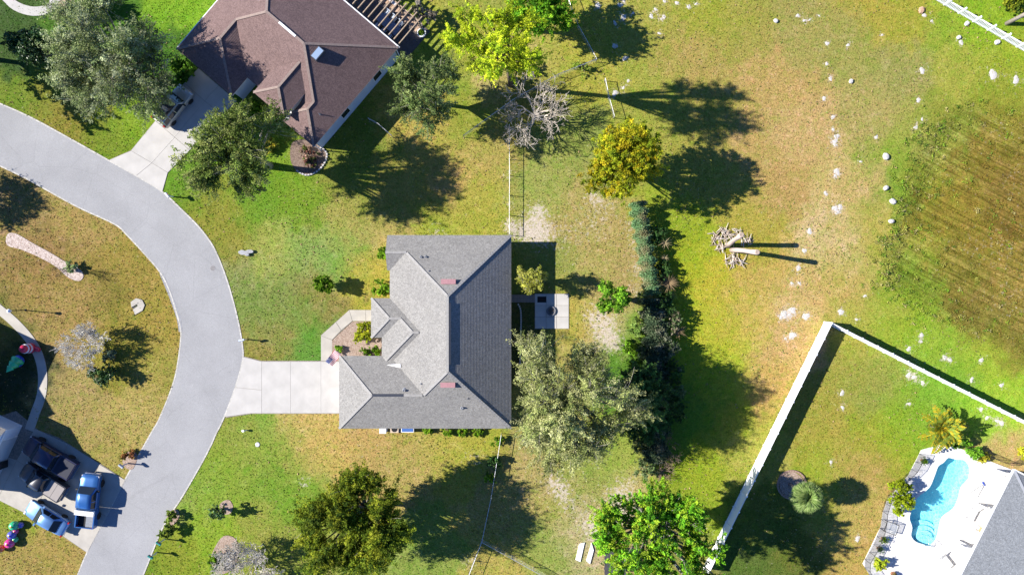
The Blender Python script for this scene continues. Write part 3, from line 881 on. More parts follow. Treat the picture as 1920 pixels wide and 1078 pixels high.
build_roof(brown, BR, BROWN, mat('brown_ridge_shingle', (.25, .19, .165), .9, .15, 6), mat('white_fascia', (.66, .66, .66), .5, .04, 3), .17)
WALLB = mat('pale_blue_siding', (.52, .57, .62), .7, .05, 4, .1)
build_walls(brown, BR, WALLB, .35)
window(brown, 'S', -236 * u, -260 * u + .354, 4.8, .05, 2.3, 'garage_door')
for yy in (-60, -150): window(brown, 'E', yy * u, -.35, 1.2, 1.0, 2.2)
window(brown, 'N', -60 * u, -.35, 2.0, .06, 2.2, 'patio_door')
for xx in (-126, -74):       # tall entry columns carrying the raised porch roof
    MB().box(xx * u - .16, xx * u + .16, -222 * u - .16, -222 * u + .16, 0, EV + 1.1).build('column', WHITE, brown)
q = MB(); q.box(-130 * u, -69 * u, -180 * u, -120 * u, EV - .3, EV + 1.12); q.build('porch_wall', WALLB, brown)
bl = lambda px, py, z: (lambda d: Vector((d.x * ax.x + d.y * ax.y, -(d.x * bx.x + d.y * bx.y), z)))((P(px, py, z) - c0))
# white gutter on the pergola side and down the street side
MB().bar((-300 * u, .06, EV - .05), (.08, .06, EV - .05), .13, .12).build('gutter', WHITE, brown)
MB().bar((-301 * u - .07, -258 * u, EV - .07), (-301 * u - .07, 0, EV - .07), .10, .10).build('gutter', WHITE, brown)
MB().bar((-.25, -231 * u, 0), (-.25, -231 * u, EV - .1), .09, .09).build('downpipe', WHITE, brown)
MB().bar((-.25, -.2, 0), (-.25, -.2, EV - .1), .09, .09).build('downpipe', WHITE, brown)
zb = EV + .5 * 108.5 * u
a = bl(524.5, 41.5, zb); b = bl(554.5, 68.5, zb)
MB().bar((a.x, -108.5 * u, zb + .05), (b.x, -108.5 * u, zb + .05), .22, .09).build('ridge_vent', WHITE, brown)
a = bl(598, 104, 5.2); za = roof_height(BR, a.x, a.y)
o = MB().box(-.62, .62, -.36, .36, -.35, .34).build('skylight', mat('skylight_frame', (.06, .07, .09), .4), brown, (a.x, a.y, za), math.pi / 2)
MB().box(-.56, .56, -.30, .30, .342, .37).build('pane', mat('sky_glass', (.25, .33, .45), .06, spec=.8), o)
for (px, py, r_) in ((494, 5, .12), (596.5, 212, .05)):
    a = bl(px, py, 4.4); vent_pipe(brown, a.x, a.y, roof_height(BR, a.x, a.y), WHITE if r_ > .1 else VENT, r_, .35)

# --- house at the bottom right: grey roof, white gutter
ev = 3.0
c0r = P(1902, 882, ev)
ad = Vector((.892, -.453)); rotr = math.atan2(ad.y, ad.x)
hr = thing('house', 'house corner with blue-grey roof and long white gutter beside the pool deck', 'house', (c0r.x, c0r.y, 0), rotr)
RR = [dict(x0=0, x1=13, y0=-19, y1=0, z=ev, p=.34)]
build_roof(hr, RR, roof_mat('blue_grey_shingles', (.12, .13, .14), (.22, .23, .245), .12), mat('grey_cap', (.3, .31, .33), .9), WHITE)
MB().box(2.6, 12.5, -18.5, -.5, 0, ev - .185).build('wall', STUCCO, hr)
MB().bar((-.09, .1, ev - .04), (-.09, -19, ev - .04), .16, .13).build('gutter', WHITE, hr)
MB().bar((-.0, .09, ev - .04), (13, .09, ev - .04), .13, .13).build('gutter', WHITE, hr)
for yy in (-.6, -4.6, -9.2, -13.8, -18.4):
    MB().box(.25, .5, yy - .12, yy + .12, 0, ev - .18).build('column', WHITE, hr)
for yy in (-3, -8): window(hr, 'W', yy, 2.6, 2.4, .06, 2.2, 'patio_door')

# --- house at the lower left, mostly outside the picture
wv = Vector((.424, .906)); nv = Vector((.906, -.424))
g0 = P(52, 794)
rotl = math.atan2(nv.y, nv.x)
hl = thing('house', 'house with white garage wall cut off by the left edge beside the parked pickups', 'house', (g0.x, g0.y, 0), rotl)
LR = [dict(x0=-11, x1=0, y0=-8.1, y1=0, z=3.0, p=.68, open='WE', gable='E'),
      dict(x0=-18, x1=-7.6, y0=-5.3, y1=2.7, z=4.2, p=.68, open='WE', gable='E'),
      dict(x0=-18, x1=-6.3, y0=0.5, y1=6.2, z=4.2, p=.5, open='W')]
build_roof(hl, LR, roof_mat('tan_shingles', (.20, .18, .16), (.33, .31, .28), .2), mat('tan_cap', (.3, .28, .26), .9), WHITE)
build_walls(hl, LR, mat('white_siding', (.68, .69, .70), .6, .04, 5), .4)
window(hl, 'E', -4.05, -.4, 5.0, .05, 2.3, 'garage_door')

# ------------------------------------------------------------------ vegetation
def mesh_quads(name, V, cols, material, parent=None, loc=None):
    n = len(V) // 4
    me = bpy.data.meshes.new(name)
    me.vertices.add(len(V)); me.vertices.foreach_set('co', V.astype(np.float32).ravel())
    me.loops.add(n * 4); me.loops.foreach_set('vertex_index', np.arange(n * 4))
    me.polygons.add(n); me.polygons.foreach_set('loop_start', np.arange(0, n * 4, 4)); me.polygons.foreach_set('loop_total', np.full(n, 4))
    me.update(calc_edges=True)
    ca = me.color_attributes.new('Col', 'FLOAT_COLOR', 'POINT')
    c4 = np.concatenate([np.repeat(cols, 4, 0), np.ones((n * 4, 1))], 1)
    ca.data.foreach_set('color', c4.astype(np.float32).ravel())
    me.materials.append(material)
    o = bpy.data.objects.new(name, me); COL.objects.link(o)
    if parent: o.parent = parent
    if loc is not None: o.location = loc
    return o

def unit(a):
    return a / (np.linalg.norm(a, axis=1, keepdims=True) + 1e-9)

def leaf_quads(C, outw, size, rng, up=.6, aspect=.5):
    n = len(C)
    nr = unit(rng.normal(size=(n, 3)) * .75 + outw * .5 + np.array([0, 0, up]))
    t = unit(np.cross(nr, rng.normal(size=(n, 3))))
    b = np.cross(nr, t)
    s = (size * rng.uniform(.6, 1.35, n))[:, None]
    V = np.stack([C - t * s, C + b * s * aspect, C + t * s, C - b * s * aspect], 1)
    return V.reshape(-1, 3)

def pal(cols, rng, n, ids=None, jit=.12):
    """Leaf colours: one mix per cluster, jitter per leaf."""
    A = np.array(cols)
    k = rng.integers(0, len(A), n) if ids is None else ids
    return A[k] * rng.uniform(1 - jit, 1 + jit, (n, 1))

LB = 1.6     # overall leaf reflectance
G_OAK = [(.105, .145, .026), (.145, .18, .042), (.075, .11, .02), (.18, .20, .06)]
G_GREY = [(.15, .185, .07), (.20, .23, .105), (.105, .14, .042), (.25, .27, .145)]
G_PALE = [(.185, .205, .065), (.23, .24, .09), (.13, .155, .045), (.27, .27, .12)]
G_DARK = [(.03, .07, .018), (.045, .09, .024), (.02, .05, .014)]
G_YEL = [(.24, .245, .012), (.30, .27, .013), (.17, .20, .01), (.33, .26, .012), (.13, .17, .01), (.21, .24, .012)]
G_LIME = [(.30, .36, .016), (.36, .40, .02), (.24, .31, .014), (.19, .27, .014)]
G_BRIGHT = [(.075, .20, .010), (.115, .26, .015), (.05, .14, .010), (.16, .28, .015)]
G_OLIVE = [(.11, .14, .010), (.16, .175, .014), (.07, .10, .008), (.05, .08, .01)]
G_SHRUB = [(.10, .19, .01), (.14, .24, .014), (.07, .14, .01)]
G_LEMON = [(.17, .225, .008), (.22, .27, .01), (.13, .18, .008)]

def bez(a, b, bow, rr, n=4):
    a = Vector(a); b = Vector(b)
    m = (a + b) / 2 + Vector((rr.uniform(-bow, bow), rr.uniform(-bow, bow), rr.uniform(0, bow)))
    return [a * (1 - t) ** 2 + m * 2 * t * (1 - t) + b * t * t for t in [i / n for i in range(n + 1)]]

def tree(name, label, cat, px, py, zc, rx, ry=None, rz=None, cols=G_OAK, leaf=.2, dens=230, nl=18, bark=BARK, seed=1, tw=60, clus=.34,
         group=None, gap=0.0, lr=(.30, .48), base=None, material=LEAF, fill=.68, twr=.022, zsq=.9, spray=3.0):
    """A tree whose crown is seen round photo pixel (px, py) at height zc; radii in metres."""
    rng = np.random.default_rng(seed); rr = random.Random(seed)
    ry = ry or rx; rz = rz or rx * .75
    c = P(px, py, zc)
    b = Vector((c.x + rr.uniform(-.3, .3), c.y + rr.uniform(-.3, .3), 0)) if base is None else P(*base)
    t = thing(name, label, cat, (b.x, b.y, 0), 0, group)
    cc = Vector((c.x - b.x, c.y - b.y, zc))
    RV = np.array([rx, ry, rz])
    # lobes of the crown
    lob = []
    ph = [rr.uniform(0, 6.28) for _ in range(3)]
    for i in range(nl):
        ang = 2 * math.pi * (i * .381966) + rr.uniform(-.5, .5)
        h = rr.uniform(-.45, .95)
        rad = math.sqrt(max(0, 1 - h * h)) if h > 0 else rr.uniform(.65, 1)
        f = rr.uniform(.42, .86) * (1 + .16 * math.sin(2 * ang + ph[0]) + .15 * math.sin(3 * ang + ph[1]) + .10 * math.sin(5 * ang + ph[2]))
        lob.append((np.array([math.cos(ang) * rad * rx * f, math.sin(ang) * rad * ry * f, h * rz * .66]) + np.array(cc), rr.uniform(lr[0] * .7, lr[1] * 1.05) * (rx + ry) / 2))
    lob.append((np.array(cc) + np.array([0, 0, rz * .2]), .30 * min(rx, ry)))
    LC = np.array([l[0] for l in lob]); LRd = np.array([l[1] for l in lob])
    N = int(math.pi * rx * ry * dens * 2.1)
    leaf = leaf * .58
    per = 64 if rx > 2.6 else 26               # leaves on one spray
    if rx < 2.6: spray = 1.6
    ncl = max(6, N // per)
    pr = LRd ** 2; pr /= pr.sum()
    li = rng.choice(len(lob), ncl, p=pr)
    oc = unit(LC - np.array(cc))[li] * np.array([1, 1, .5])
    d = unit(rng.normal(size=(ncl, 3)) * .8 + oc * .9 + np.array([0, 0, .3]))
    rad = LRd[li] * rng.uniform(.25, .95, ncl)
    CL = LC[li] + unit(rng.normal(size=(ncl, 3)) + np.array([0, 0, .3])) * rad[:, None] * np.array([1, 1, zsq])
    CL[:, 2] = np.maximum(CL[:, 2], .25)
    if gap:
        keep = (np.sin(CL[:, 0] * 2.1 + seed) + np.sin(CL[:, 1] * 2.3 + seed * 2) + np.sin(CL[:, 2] * 1.9)) / 3 > -1 + gap * 2
        CL = CL[keep]; d = d[keep]; li = li[keep]; ncl = len(CL)
    SLn = clus * spray * rng.uniform(.6, 1.3, ncl)
    ids = rng.integers(0, len(cols), ncl)
    out = np.repeat(d, per, 0)
    tt = rng.uniform(0, 1, (ncl * per, 1)) ** .8
    bend = unit(rng.normal(size=(ncl, 3))) * .25
    C = (np.repeat(CL, per, 0) + out * (tt * np.repeat(SLn, per)[:, None]) + np.repeat(bend, per, 0) * (tt * tt * np.repeat(SLn, per)[:, None])
         + rng.normal(size=(ncl * per, 3)) * clus * .36 * (1.15 - .7 * tt))
    C[:, 2] = np.maximum(C[:, 2], .08)
    V = leaf_quads(C, out, leaf, rng)
    lobv = rng.uniform(.68, 1.25, len(lob))
    cl = pal(cols, rng, ncl * per, np.repeat(ids, per)) * np.repeat(rng.uniform(.72, 1.28, ncl) * lobv[li], per)[:, None] * LB
    mesh_quads('crown', V, np.clip(cl, 0, .8), material, t)
    # trunk, limbs, twigs
    mb = MB()
    fork = Vector((cc.x * .3, cc.y * .3, max(.4, (zc - rz) * .75)))
    r0 = .05 * rx + .05
    mb.tube([(0, 0, -.1), tuple(fork * .5 + Vector((rr.uniform(-.1, .1), rr.uniform(-.1, .1), 0))), tuple(fork)], [r0 * 1.3, r0, r0 * .85], 8)
    for (p, r_) in lob:
        mb.tube(bez(fork, p, rx * .12, rr, 4), [r0 * .6, r0 * .45, r0 * .33, r0 * .24, r0 * .14], 5, False)
    for i in rng.choice(ncl, min(tw, ncl), replace=False):
        mb.tube(bez(LC[li[i]], CL[i] + d[i] * SLn[i] * .9, .2, rr, 3), [twr * 1.6, twr * 1.25, twr, twr * .5], 3, False)
    mb.build('trunk', bark, t, smooth=True)
    return t

def bare_tree(name, label, cat, px, py, h, spread, bark, seed=1, depth=5, n0=5, base_r=.11, group=None, up=.55, thick=1.0):
    rr = random.Random(seed)
    b = P(px, py)
    t = thing(name, label, cat, b, 0, group)
    tk = MB(); tw = MB()
    def grow(p, d, L, r, k):
        q = p
        pl_ = [p]
        for _ in range(3):
            d = (d + Vector((rr.uniform(-.22, .22), rr.uniform(-.22, .22), rr.uniform(-.12, .16)))).normalized()
            q = q + d * (L / 3)
            if q.z < .1: q.z = .1
            pl_.append(q)
        (tk if k >= depth - 1 else tw).tube(pl_, [max(x, .011 * thick) for x in (r, r * .9, r * .78, r * .62)], 6 if k >= depth - 1 else 4 if k > 2 else 3, False)
        if k <= 0: return
        for _ in range(rr.choice((2, 3, 3)) if k > 1 else 2):
            a = rr.uniform(0, 6.28); s_ = rr.uniform(.35, .95)
            e = (d + Vector((math.cos(a) * s_, math.sin(a) * s_, rr.uniform(-.25, .45)))).normalized()
            grow(pl_[rr.choice((1, 2, 3, 3))], e, L * rr.uniform(.6, .85), r * .6, k - 1)
    tk.tube([(0, 0, -.1), (0, 0, h * .12), (0, 0, h * .2)], [base_r * 1.3, base_r * 1.05, base_r], 7)
    for i in range(n0):
        a = 2 * math.pi * i / n0 + rr.uniform(-.4, .4)
        grow(Vector((0, 0, h * .19)), Vector((math.cos(a) * spread, math.sin(a) * spread, up)).normalized(), h * .30, base_r * .62, depth)
    tk.build('trunk', bark, t, smooth=True)
    tag(tw.build('twigs', bark, t, smooth=True), kind='stuff')
    return t

def shrub(label, px, py, r, h, cols, name='shrub', cat='shrub', leaf=.17, seed=3, dens=520, ry=None, group=None, material=LEAF, nl=9, gap=0):
    return tree(name, label, cat, px, py, h * .55, r, ry or r, h * .5, cols, leaf, dens, nl, BARK, seed, 8, .16, group, gap, (.36, .55), None, material, .6, .012)

T = tree
T('oak_tree', 'large grey-green oak with pale twigs at the top left by the road', 'tree', 208, 112, 7.0, 6.6, 6.5, 4.0, G_GREY, .15, 300, 36, PALEBARK, 21, 620, .50, gap=.15, lr=(.14, .25))
T('holly_tree', 'small dark glossy tree beside the large grey-green oak', 'tree', 60, 88, 3.8, 2.3, 2.1, 1.9, G_DARK, .2, 380, 12, BARK, 22, 30, .3, material=LEAFG)
T('oak_tree', 'green oak by the brown-roofed house driveway overhanging the street lawn', 'tree', 438, 285, 8.6, 5.6, 5.3, 3.4, G_OAK, .16, 270, 27, PALEBARK, 23, 260, .46, gap=.22, lr=(.13, .24))
T('oak_tree', 'grey-green oak standing right of the brown-roofed house', 'tree', 800, 168, 6.0, 3.5, 3.8, 2.9, [(.11, .15, .045), (.155, .19, .065), (.075, .11, .03)], .15, 320, 26, PALEBARK, 24, 200, .40, gap=.12, lr=(.16, .30))
T('pine_tree', 'tall sparse lime-yellow pine at the top beside the green tree', 'tree', 935, 80, 13.8, 3.7, 4.0, 4.2, G_LIME, .15, 300, 34, BARK, 25, 120, .36, gap=.10, lr=(.12, .24), base=(958, 160))
T('leafy_tree', 'dense bright green tree at the top edge right of the lime pine', 'tree', 1014, 26, 4.2, 3.2, 3.1, 2.4, G_BRIGHT, .17, 460, 22, BARK, 26, 40, .32)
T('maple_tree', 'round golden yellow tree at the top end of the clipped hedge', 'tree', 1164, 302, 6.0, 3.75, 3.95, 3.6, G_YEL, .15, 600, 44, BARK, 27, 80, .36, gap=.0, lr=(.30, .44), spray=1.5)
T('willow_oak', 'big pale yellow-green tree behind the grey-roofed house', 'tree', 1060, 752, 8.6, 7.3, 7.2, 4.0, G_PALE, .14, 320, 50, PALEBARK, 28, 800, .50, gap=.16, lr=(.12, .23))
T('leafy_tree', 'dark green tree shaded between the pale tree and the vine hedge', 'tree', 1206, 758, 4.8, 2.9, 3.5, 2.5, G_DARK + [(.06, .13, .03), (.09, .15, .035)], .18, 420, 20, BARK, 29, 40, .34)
T('oak_tree', 'olive green oak at the bottom left of centre with yellowish leaves', 'tree', 668, 978, 6.6, 5.5, 6.0, 3.4, G_OLIVE, .16, 520, 42, PALEBARK, 30, 160, .42, gap=.04, lr=(.14, .26))
T('leafy_tree', 'bright green tree at the bottom edge next to the white fence', 'tree', 1240, 1012, 10.0, 6.1, 5.6, 3.4, G_BRIGHT + [(.21, .29, .02)], .18, 300, 60, PALEBARK, 31, 200, .34, gap=.06, lr=(.12, .22))
T('leafy_tree', 'small yellow-green tree in the shade behind the grey-roofed house', 'tree', 996, 521, 3.2, 1.72, 1.75, 1.6, [(.27, .28, .045), (.33, .32, .07), (.2, .22, .035)], .10, 520, 16, PALEBARK, 32, 160, .22, lr=(.25, .4))
T('leafy_tree', 'small bright green tree left of the dry palms along the vine hedge', 'tree', 1154, 561, 3.6, 1.7, 2.0, 2.0, [(.10, .22, .016), (.16, .30, .02), (.06, .14, .012)], .17, 360, 14, BARK, 33, 30, .28)
# trees just outside the picture whose shade falls into it
T('oak_tree', 'tall oak outside the left edge whose shade falls on the tan lawn', 'tree', -300, 335, 7.0, 2.6, 2.6, 2.2, G_OAK, .2, 200, 16, BARK, 34, 40, .36)
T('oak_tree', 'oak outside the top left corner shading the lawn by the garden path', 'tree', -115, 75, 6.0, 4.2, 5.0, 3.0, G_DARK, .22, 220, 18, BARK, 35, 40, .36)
# bare trees
bare_tree('bare_tree', 'leafless grey-white tree with spreading twigs beside the wire fence at the top', 'tree', 1003, 222, 5.6, 1.1, GREYBARK, 41, 5, 8, .13, thick=1.7)
bare_tree('bare_tree', 'leafless whitish tree on the tan lawn inside the road bend', 'tree', 178, 644, 3.7, .75, mat('white_bark', (.70, .66, .58), .9, .15, 6), 42, 6, 9, .07, thick=1.6)
bare_tree('bare_tree', 'leafless grey tree at the bottom edge left of the olive oak', 'tree', 485, 1045, 4.6, 1.0, mat('ash_bark', (.62, .57, .50), .9, .15, 6), 43, 6, 9, .09, thick=1.7)
bare_tree('sapling', 'thin bare sapling at the end of the long mulch bed', 'sapling', 137, 509, 3.3, .28, BARK, 44, 3, 4, .03, up=1.3)

# shrubs
shrub('dark green shrub by the bare whitish tree inside the road bend', 197, 703, 1.6, 1.9, G_DARK + [(.06, .11, .02)], seed=51, ry=1.2, leaf=.13, material=LEAFG)
shrub('small blue-green shrub under the bare whitish tree', 206, 665, .7, .8, [(.12, .16, .10), (.09, .13, .07)], seed=52)
shrub('pale green spiky shrub at the lower end of the long mulch bed', 131, 501, .55, .9, [(.22, .28, .10), (.28, .34, .16)], seed=53)
shrub('round green shrub on the front lawn casting a round shadow', 606, 529, 1.15, 2.6, G_SHRUB, seed=54)
shrub('green shrub at the upper corner of the grey-roofed house front', 717, 474, .62, 1.2, G_SHRUB, seed=55)
shrub('green shrub against the grey-roofed house beside the porch', 715, 541, .9, 1.3, G_SHRUB, seed=56)
shrub('rounded yellow-green shrub in the mulch bed by the front walk', 683, 626, 1.05, 1.3, [(.24, .27, .016), (.30, .31, .02), (.18, .22, .014)], seed=57)
shrub('low clipped green hedge under the garage eave by the flag', 696, 660, 1.2, .8, G_SHRUB, name='low_hedge', cat='hedge', seed=58, ry=.34)
shrub('tiny green shrub beside the front walk and the flag', 635, 655, .42, .5, G_SHRUB, seed=59)
shrub('sparse dark green shrub on the lawn left of the olive oak', 408, 960, 1.15, 2.0, G_DARK + [(.08, .13, .03)], seed=60, dens=240, ry=.9, material=LEAFG)
shrub('upper green shrub at the road edge above the teal mailboxes', 320, 968, .55, 1.3, [(.14, .19, .03), (.09, .13, .02)], seed=61)
shrub('lower green shrub at the road edge above the teal mailboxes', 314, 993, .75, 1.5, [(.14, .19, .03), (.09, .13, .02)], seed=62)
shrub('green shrub at the foot of the leafless tree at the bottom edge', 407, 1052, 1.0, 1.0, G_SHRUB, seed=63)
shrub('small dark round shrub by the wire fence south of the house', 925, 866, .68, 1.1, G_DARK + [(.05, .11, .03)], seed=64)
shrub('small green shrub by the wire fence, lowest of the three', 918, 896, .5, 1.0, G_SHRUB, seed=65)
shrub('small green shrub by the wire fence at the corner of the house', 934, 826, .45, .8, G_SHRUB, seed=66)
shrub('green leafy bush at the top left behind the large oak', 165, 14, 1.9, 2.0, [(.06, .14, .012), (.09, .19, .016)], seed=67, leaf=.16)
shrub('green bush between the large oak and the brown roof', 340, 128, 1.5, 1.2, [(.06, .13, .012), (.09, .17, .016)], seed=68, leaf=.15)
shrub('reddish croton shrub in the small mulch bed beside the road', 243, 851, .6, .8, [(.26, .11, .05), (.30, .18, .05), (.14, .14, .03)], seed=69)
shrub('long yellow-green hedge shrub between pool fence and pool', 1683, 932, 1.3, 2.2, G_LEMON, seed=70, ry=2.3, leaf=.13)
shrub('dark green shrub at the top of the pool deck beside the palm', 1798, 831, .55, 1.0, [(.05, .13, .012), (.08, .17, .014)], seed=71)
shrub('bright green shrub at the top of the pool deck', 1822, 846, .85, 1.1, [(.09, .22, .014), (.13, .27, .02)], seed=72)
shrub('small olive shrub at the top of the pool deck', 1845, 858, .55, .8, [(.24, .22, .02), (.19, .19, .02)], seed=73)
shrub('yellow-green grassy plant at the lower corner of the pool deck', 1647, 1056, .75, 1.2, [(.25, .32, .02), (.34, .36, .03)], seed=74)
shrub('yellow shrub at the right edge above the blue-grey roof', 1921, 848, .7, 1.2, [(.36, .34, .02), (.28, .30, .02)], seed=75)
shrub('green plant leaning over the blue-grey roof at the right edge', 1925, 912, .45, 4.2, [(.2, .3, .03), (.14, .24, .03)], seed=76)
shrub('dark bush at the top right corner by the picket fence', 1897, -2, 1.3, 1.6, G_OLIVE, seed=77)
shrub('green bush in front of the brown-roofed house porch', 478, 206, 1.2, 1.3, G_SHRUB, seed=78)
shrub('dark purple shrub in front of the brown-roofed house porch', 497, 214, .55, .9, [(.07, .025, .05), (.10, .04, .07)], seed=79)
shrub('yellowish shrub below the green oak at the brown house corner', 505, 273, .8, .8, [(.28, .24, .03), (.16, .2, .03)], seed=80)
shrub('dry grey vine bush at the end of the wooden pergola', 792, 22, 1.3, 2.2, [(.20, .17, .13), (.28, .25, .21), (.11, .11, .07)], seed=81, dens=180, ry=1.5)
shrub('green bush under the left end of the dark green tree shade', 1183, 655, .8, .6, [(.10, .20, .014), (.14, .26, .02)], seed=82)
for i, (px, py) in enumerate(((800, 806), (840, 807), (866, 808), (895, 808))):
    shrub('low green shrub along the south wall of the grey-roofed house', px, py, .5, .55, G_SHRUB, seed=83 + i, group='low shrubs along the south wall')

# more of the overgrown belt below the hedge
for i, (px, py, rx_, ry_, h_, cl_, lb) in enumerate((
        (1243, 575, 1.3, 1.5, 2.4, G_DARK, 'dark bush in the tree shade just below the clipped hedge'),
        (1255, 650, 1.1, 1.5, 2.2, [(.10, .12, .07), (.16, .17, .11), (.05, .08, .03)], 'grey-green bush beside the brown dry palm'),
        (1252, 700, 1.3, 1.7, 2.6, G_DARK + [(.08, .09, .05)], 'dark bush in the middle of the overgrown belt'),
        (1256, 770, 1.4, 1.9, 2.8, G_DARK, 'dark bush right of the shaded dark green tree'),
        (1188, 690, 1.2, 1.4, 1.4, [(.08, .16, .014), (.11, .2, .02), (.05, .1, .01)], 'bright green undergrowth right of the big pale tree'),
        (1196, 615, 1.0, 1.2, 1.3, [(.09, .15, .03), (.14, .2, .05)], 'leafy undergrowth right of the bare sand behind the house'),
        (1212, 665, 1.1, 1.3, 1.8, [(.07, .11, .04), (.12, .15, .07)], 'grey-green undergrowth left of the vine fence'),
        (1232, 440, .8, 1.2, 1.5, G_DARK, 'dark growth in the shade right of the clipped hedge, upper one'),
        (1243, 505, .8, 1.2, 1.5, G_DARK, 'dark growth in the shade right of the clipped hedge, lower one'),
        (1212, 722, 1.1, 1.5, 1.9, [(.09, .14, .05), (.14, .18, .09), (.05, .09, .03)], 'mixed green undergrowth between the shaded tree and the vines'),
        (1222, 590, 1.1, 1.3, 2.0, [(.08, .13, .05), (.14, .18, .09)], 'grey-green undergrowth at the lower tip of the clipped hedge'),
        (1208, 880, 1.2, 1.4, 1.6, [(.10, .15, .05), (.15, .19, .08)], 'green-grey undergrowth above the bright green bottom tree'),
        (1262, 600, 1.0, 1.2, 1.8, [(.07, .10, .04), (.16, .14, .09)], 'brownish bush right of the vines beside the dry palm'),
        (1262, 735, 1.2, 1.6, 2.2, [(.05, .09, .03), (.09, .12, .05)], 'dark green bush on the field side of the overgrown belt'),
        (968, 130, 1.6, 1.2, 1.2, [(.22, .27, .02), (.16, .22, .02), (.28, .28, .05)], 'yellow-green brush at the foot of the lime pine'),
        (890, 118, 1.2, .9, .9, [(.24, .29, .02), (.18, .24, .02)], 'lime undergrowth right of the grey-green oak'),
        (1092, 128, 1.1, .6, .7, [(.16, .22, .03), (.22, .25, .05)], 'low brush along the wire fence above the bare tree'),
        (1200, 830, 1.2, 1.3, 1.6, [(.07, .10, .03), (.12, .13, .05)], 'olive undergrowth below the shaded dark green tree'))):
    shrub(lb, px, py, rx_, h_, cl_, name='bush', cat='bush', seed=120 + i, ry=ry_, leaf=.14, dens=330)

# hedge and vine-covered fence behind the house
def leaf_bank(name, label, cat, line, wd, h, cols, seed, leaf=.11, dens=340, stems=True, material=LEAF, rough=.25):
    rng = np.random.default_rng(seed)
    L = smooth_line([tuple(P(x, y))[:2] for x, y in line], 6)
    b = Vector((*L[0], 0))
    t = thing(name, label, cat, b)
    Cs, Os = [], []
    for i in range(len(L) - 1):
        a = np.array(L[i]); e = np.array(L[i + 1]); ln = np.linalg.norm(e - a)
        n = int(ln * (wd + 2 * h) * dens)
        d = (e - a) / ln; nn = np.array([-d[1], d[0]])
        tt = rng.uniform(0, 1, n)[:, None]
        th = rng.uniform(0, math.pi, n)
        wob = 1 + rough * np.sin(tt[:, 0] * 3 + i * 1.7) * .6 + .22 * rough * np.sin(tt[:, 0] * 11 + i * 4.1) + rng.normal(size=n) * .13
        off = np.cos(th) * wd / 2 * wob; z = h * (np.where(np.abs(np.cos(th)) > .92, rng.uniform(.05, .9, n), np.sin(th) ** .4)) * (1 + .10 * np.sin(i * 2.1 + 1)) + rng.normal(size=n) * .06
        p = a + (e - a) * tt + nn * off[:, None]
        Cs.append(np.stack([p[:, 0] - b.x, p[:, 1] - b.y, np.maximum(z, .06)], 1))
        Os.append(np.stack([nn[0] * np.cos(th), nn[1] * np.cos(th), np.sin(th)], 1))
    C = np.concatenate(Cs); O = np.concatenate(Os)
    V = leaf_quads(C, O, leaf, rng, .3)
    pt_ = (np.sin(C[:, 0] * 3.1) + np.sin(C[:, 1] * 3.7 + 1) + rng.normal(size=len(C)) * .8)
    ids = np.clip(((pt_ + 2.2) / 4.4 * len(cols)).astype(int), 0, len(cols) - 1)
    mesh_quads('foliage', V, pal(cols, rng, len(C), ids, .3), material, t)
    mb = MB()
    for i in range(0, len(L) - 1, 3):
        x, y = L[i][0] - b.x, L[i][1] - b.y
        mb.tube([(x, y, -.05), (x + .08, y, h * .5), (x - .1, y + .1, h * .85)], [.05, .04, .02], 5)
    mb.build('stems', BARK, t)
    return t
leaf_bank('clipped_hedge', 'long narrow clipped blue-green hedge behind the house', 'hedge', [(1192, 382), (1196, 410), (1202, 445), (1209, 485), (1214, 520), (1220, 552)], 1.25, 1.9, [(.14, .27, .11), (.20, .35, .16), (.11, .2, .07), (.24, .30, .15), (.26, .24, .12)], 101, .075, 620, rough=.55)
leaf_bank('vine_bank', 'tangled grey-green vines on the fence below the clipped hedge', 'vine', [(1221, 560), (1222, 600), (1225, 640), (1226, 690), (1227, 740), (1226, 800), (1224, 860)], 1.9, 2.0, [(.05, .085, .045), (.10, .14, .07), (.035, .06, .03), (.24, .25, .16)], 102, .10, 420, rough=.5)
bare = mat('dry_frond', (.15, .105, .055), .9, .3, 5)
def dry_palm(px, py, r, seed, label, n=44, col=bare, z=.9):
    rr = random.Random(seed)
    t = thing('dry_palm', label, 'palm', P(px, py), group=None)
    MB().tube([(0, 0, -.05), (0, 0, z * .6), (0, 0, z)], [.16, .13, .10], 7).build('trunk', BARK, t)
    src = None
    for i in range(n):
        a = 6.28 * i / n + rr.uniform(-.2, .2); L = r * rr.uniform(.6, 1.1)
        e = rr.uniform(.1, 1.1)
        if src is None:
            q = MB(); q.smooth = True
            for k in range(4):
                x0, x1 = k / 4, (k + 1) / 4
                w0, w1 = .045 * (1 - x0) ** .5, .045 * (1 - x1) ** .5
                z0, z1 = .35 * x0 - .55 * x0 * x0, .35 * x1 - .55 * x1 * x1
                q.face([(x0, -w0, z0), (x1, -w1, z1), (x1, w1, z1 + .02), (x0, w0, z0 + .02)])
            src = q.build('frond', col, t)
            o = src
        else:
            o = src.copy(); COL.objects.link(o)
        o.location = (0, 0, z); o.rotation_euler = (rr.uniform(-.5, .5), -e * .6, a); o.scale = (L, L, L)
    return t
dry_palm(1243, 457, .95, 5, 'dry tan palm with few fronds right of the clipped hedge', 16, mat('tan_frond', (.23, .185, .10), .9, .3, 5))
dry_palm(1250, 531, 1.15, 6, 'round brown dry palm at the lower end of the clipped hedge', 60)
dry_palm(1268, 620, .95, 7, 'brown dry palm right of the grey-green vines', 40)
dry_palm(1243, 484, .55, 8, 'small pale dry palm in the hedge shade', 20, mat('tan_frond', (.23, .185, .10)))
bare_tree('dry_bush', 'grey-brown leafless bush at the bottom of the vine bank', 'bush', 1245, 838, 2.6, 1.3, mat('brown_twig', (.24, .17, .12), .9, .3, 5), 45, 4, 9, .05)
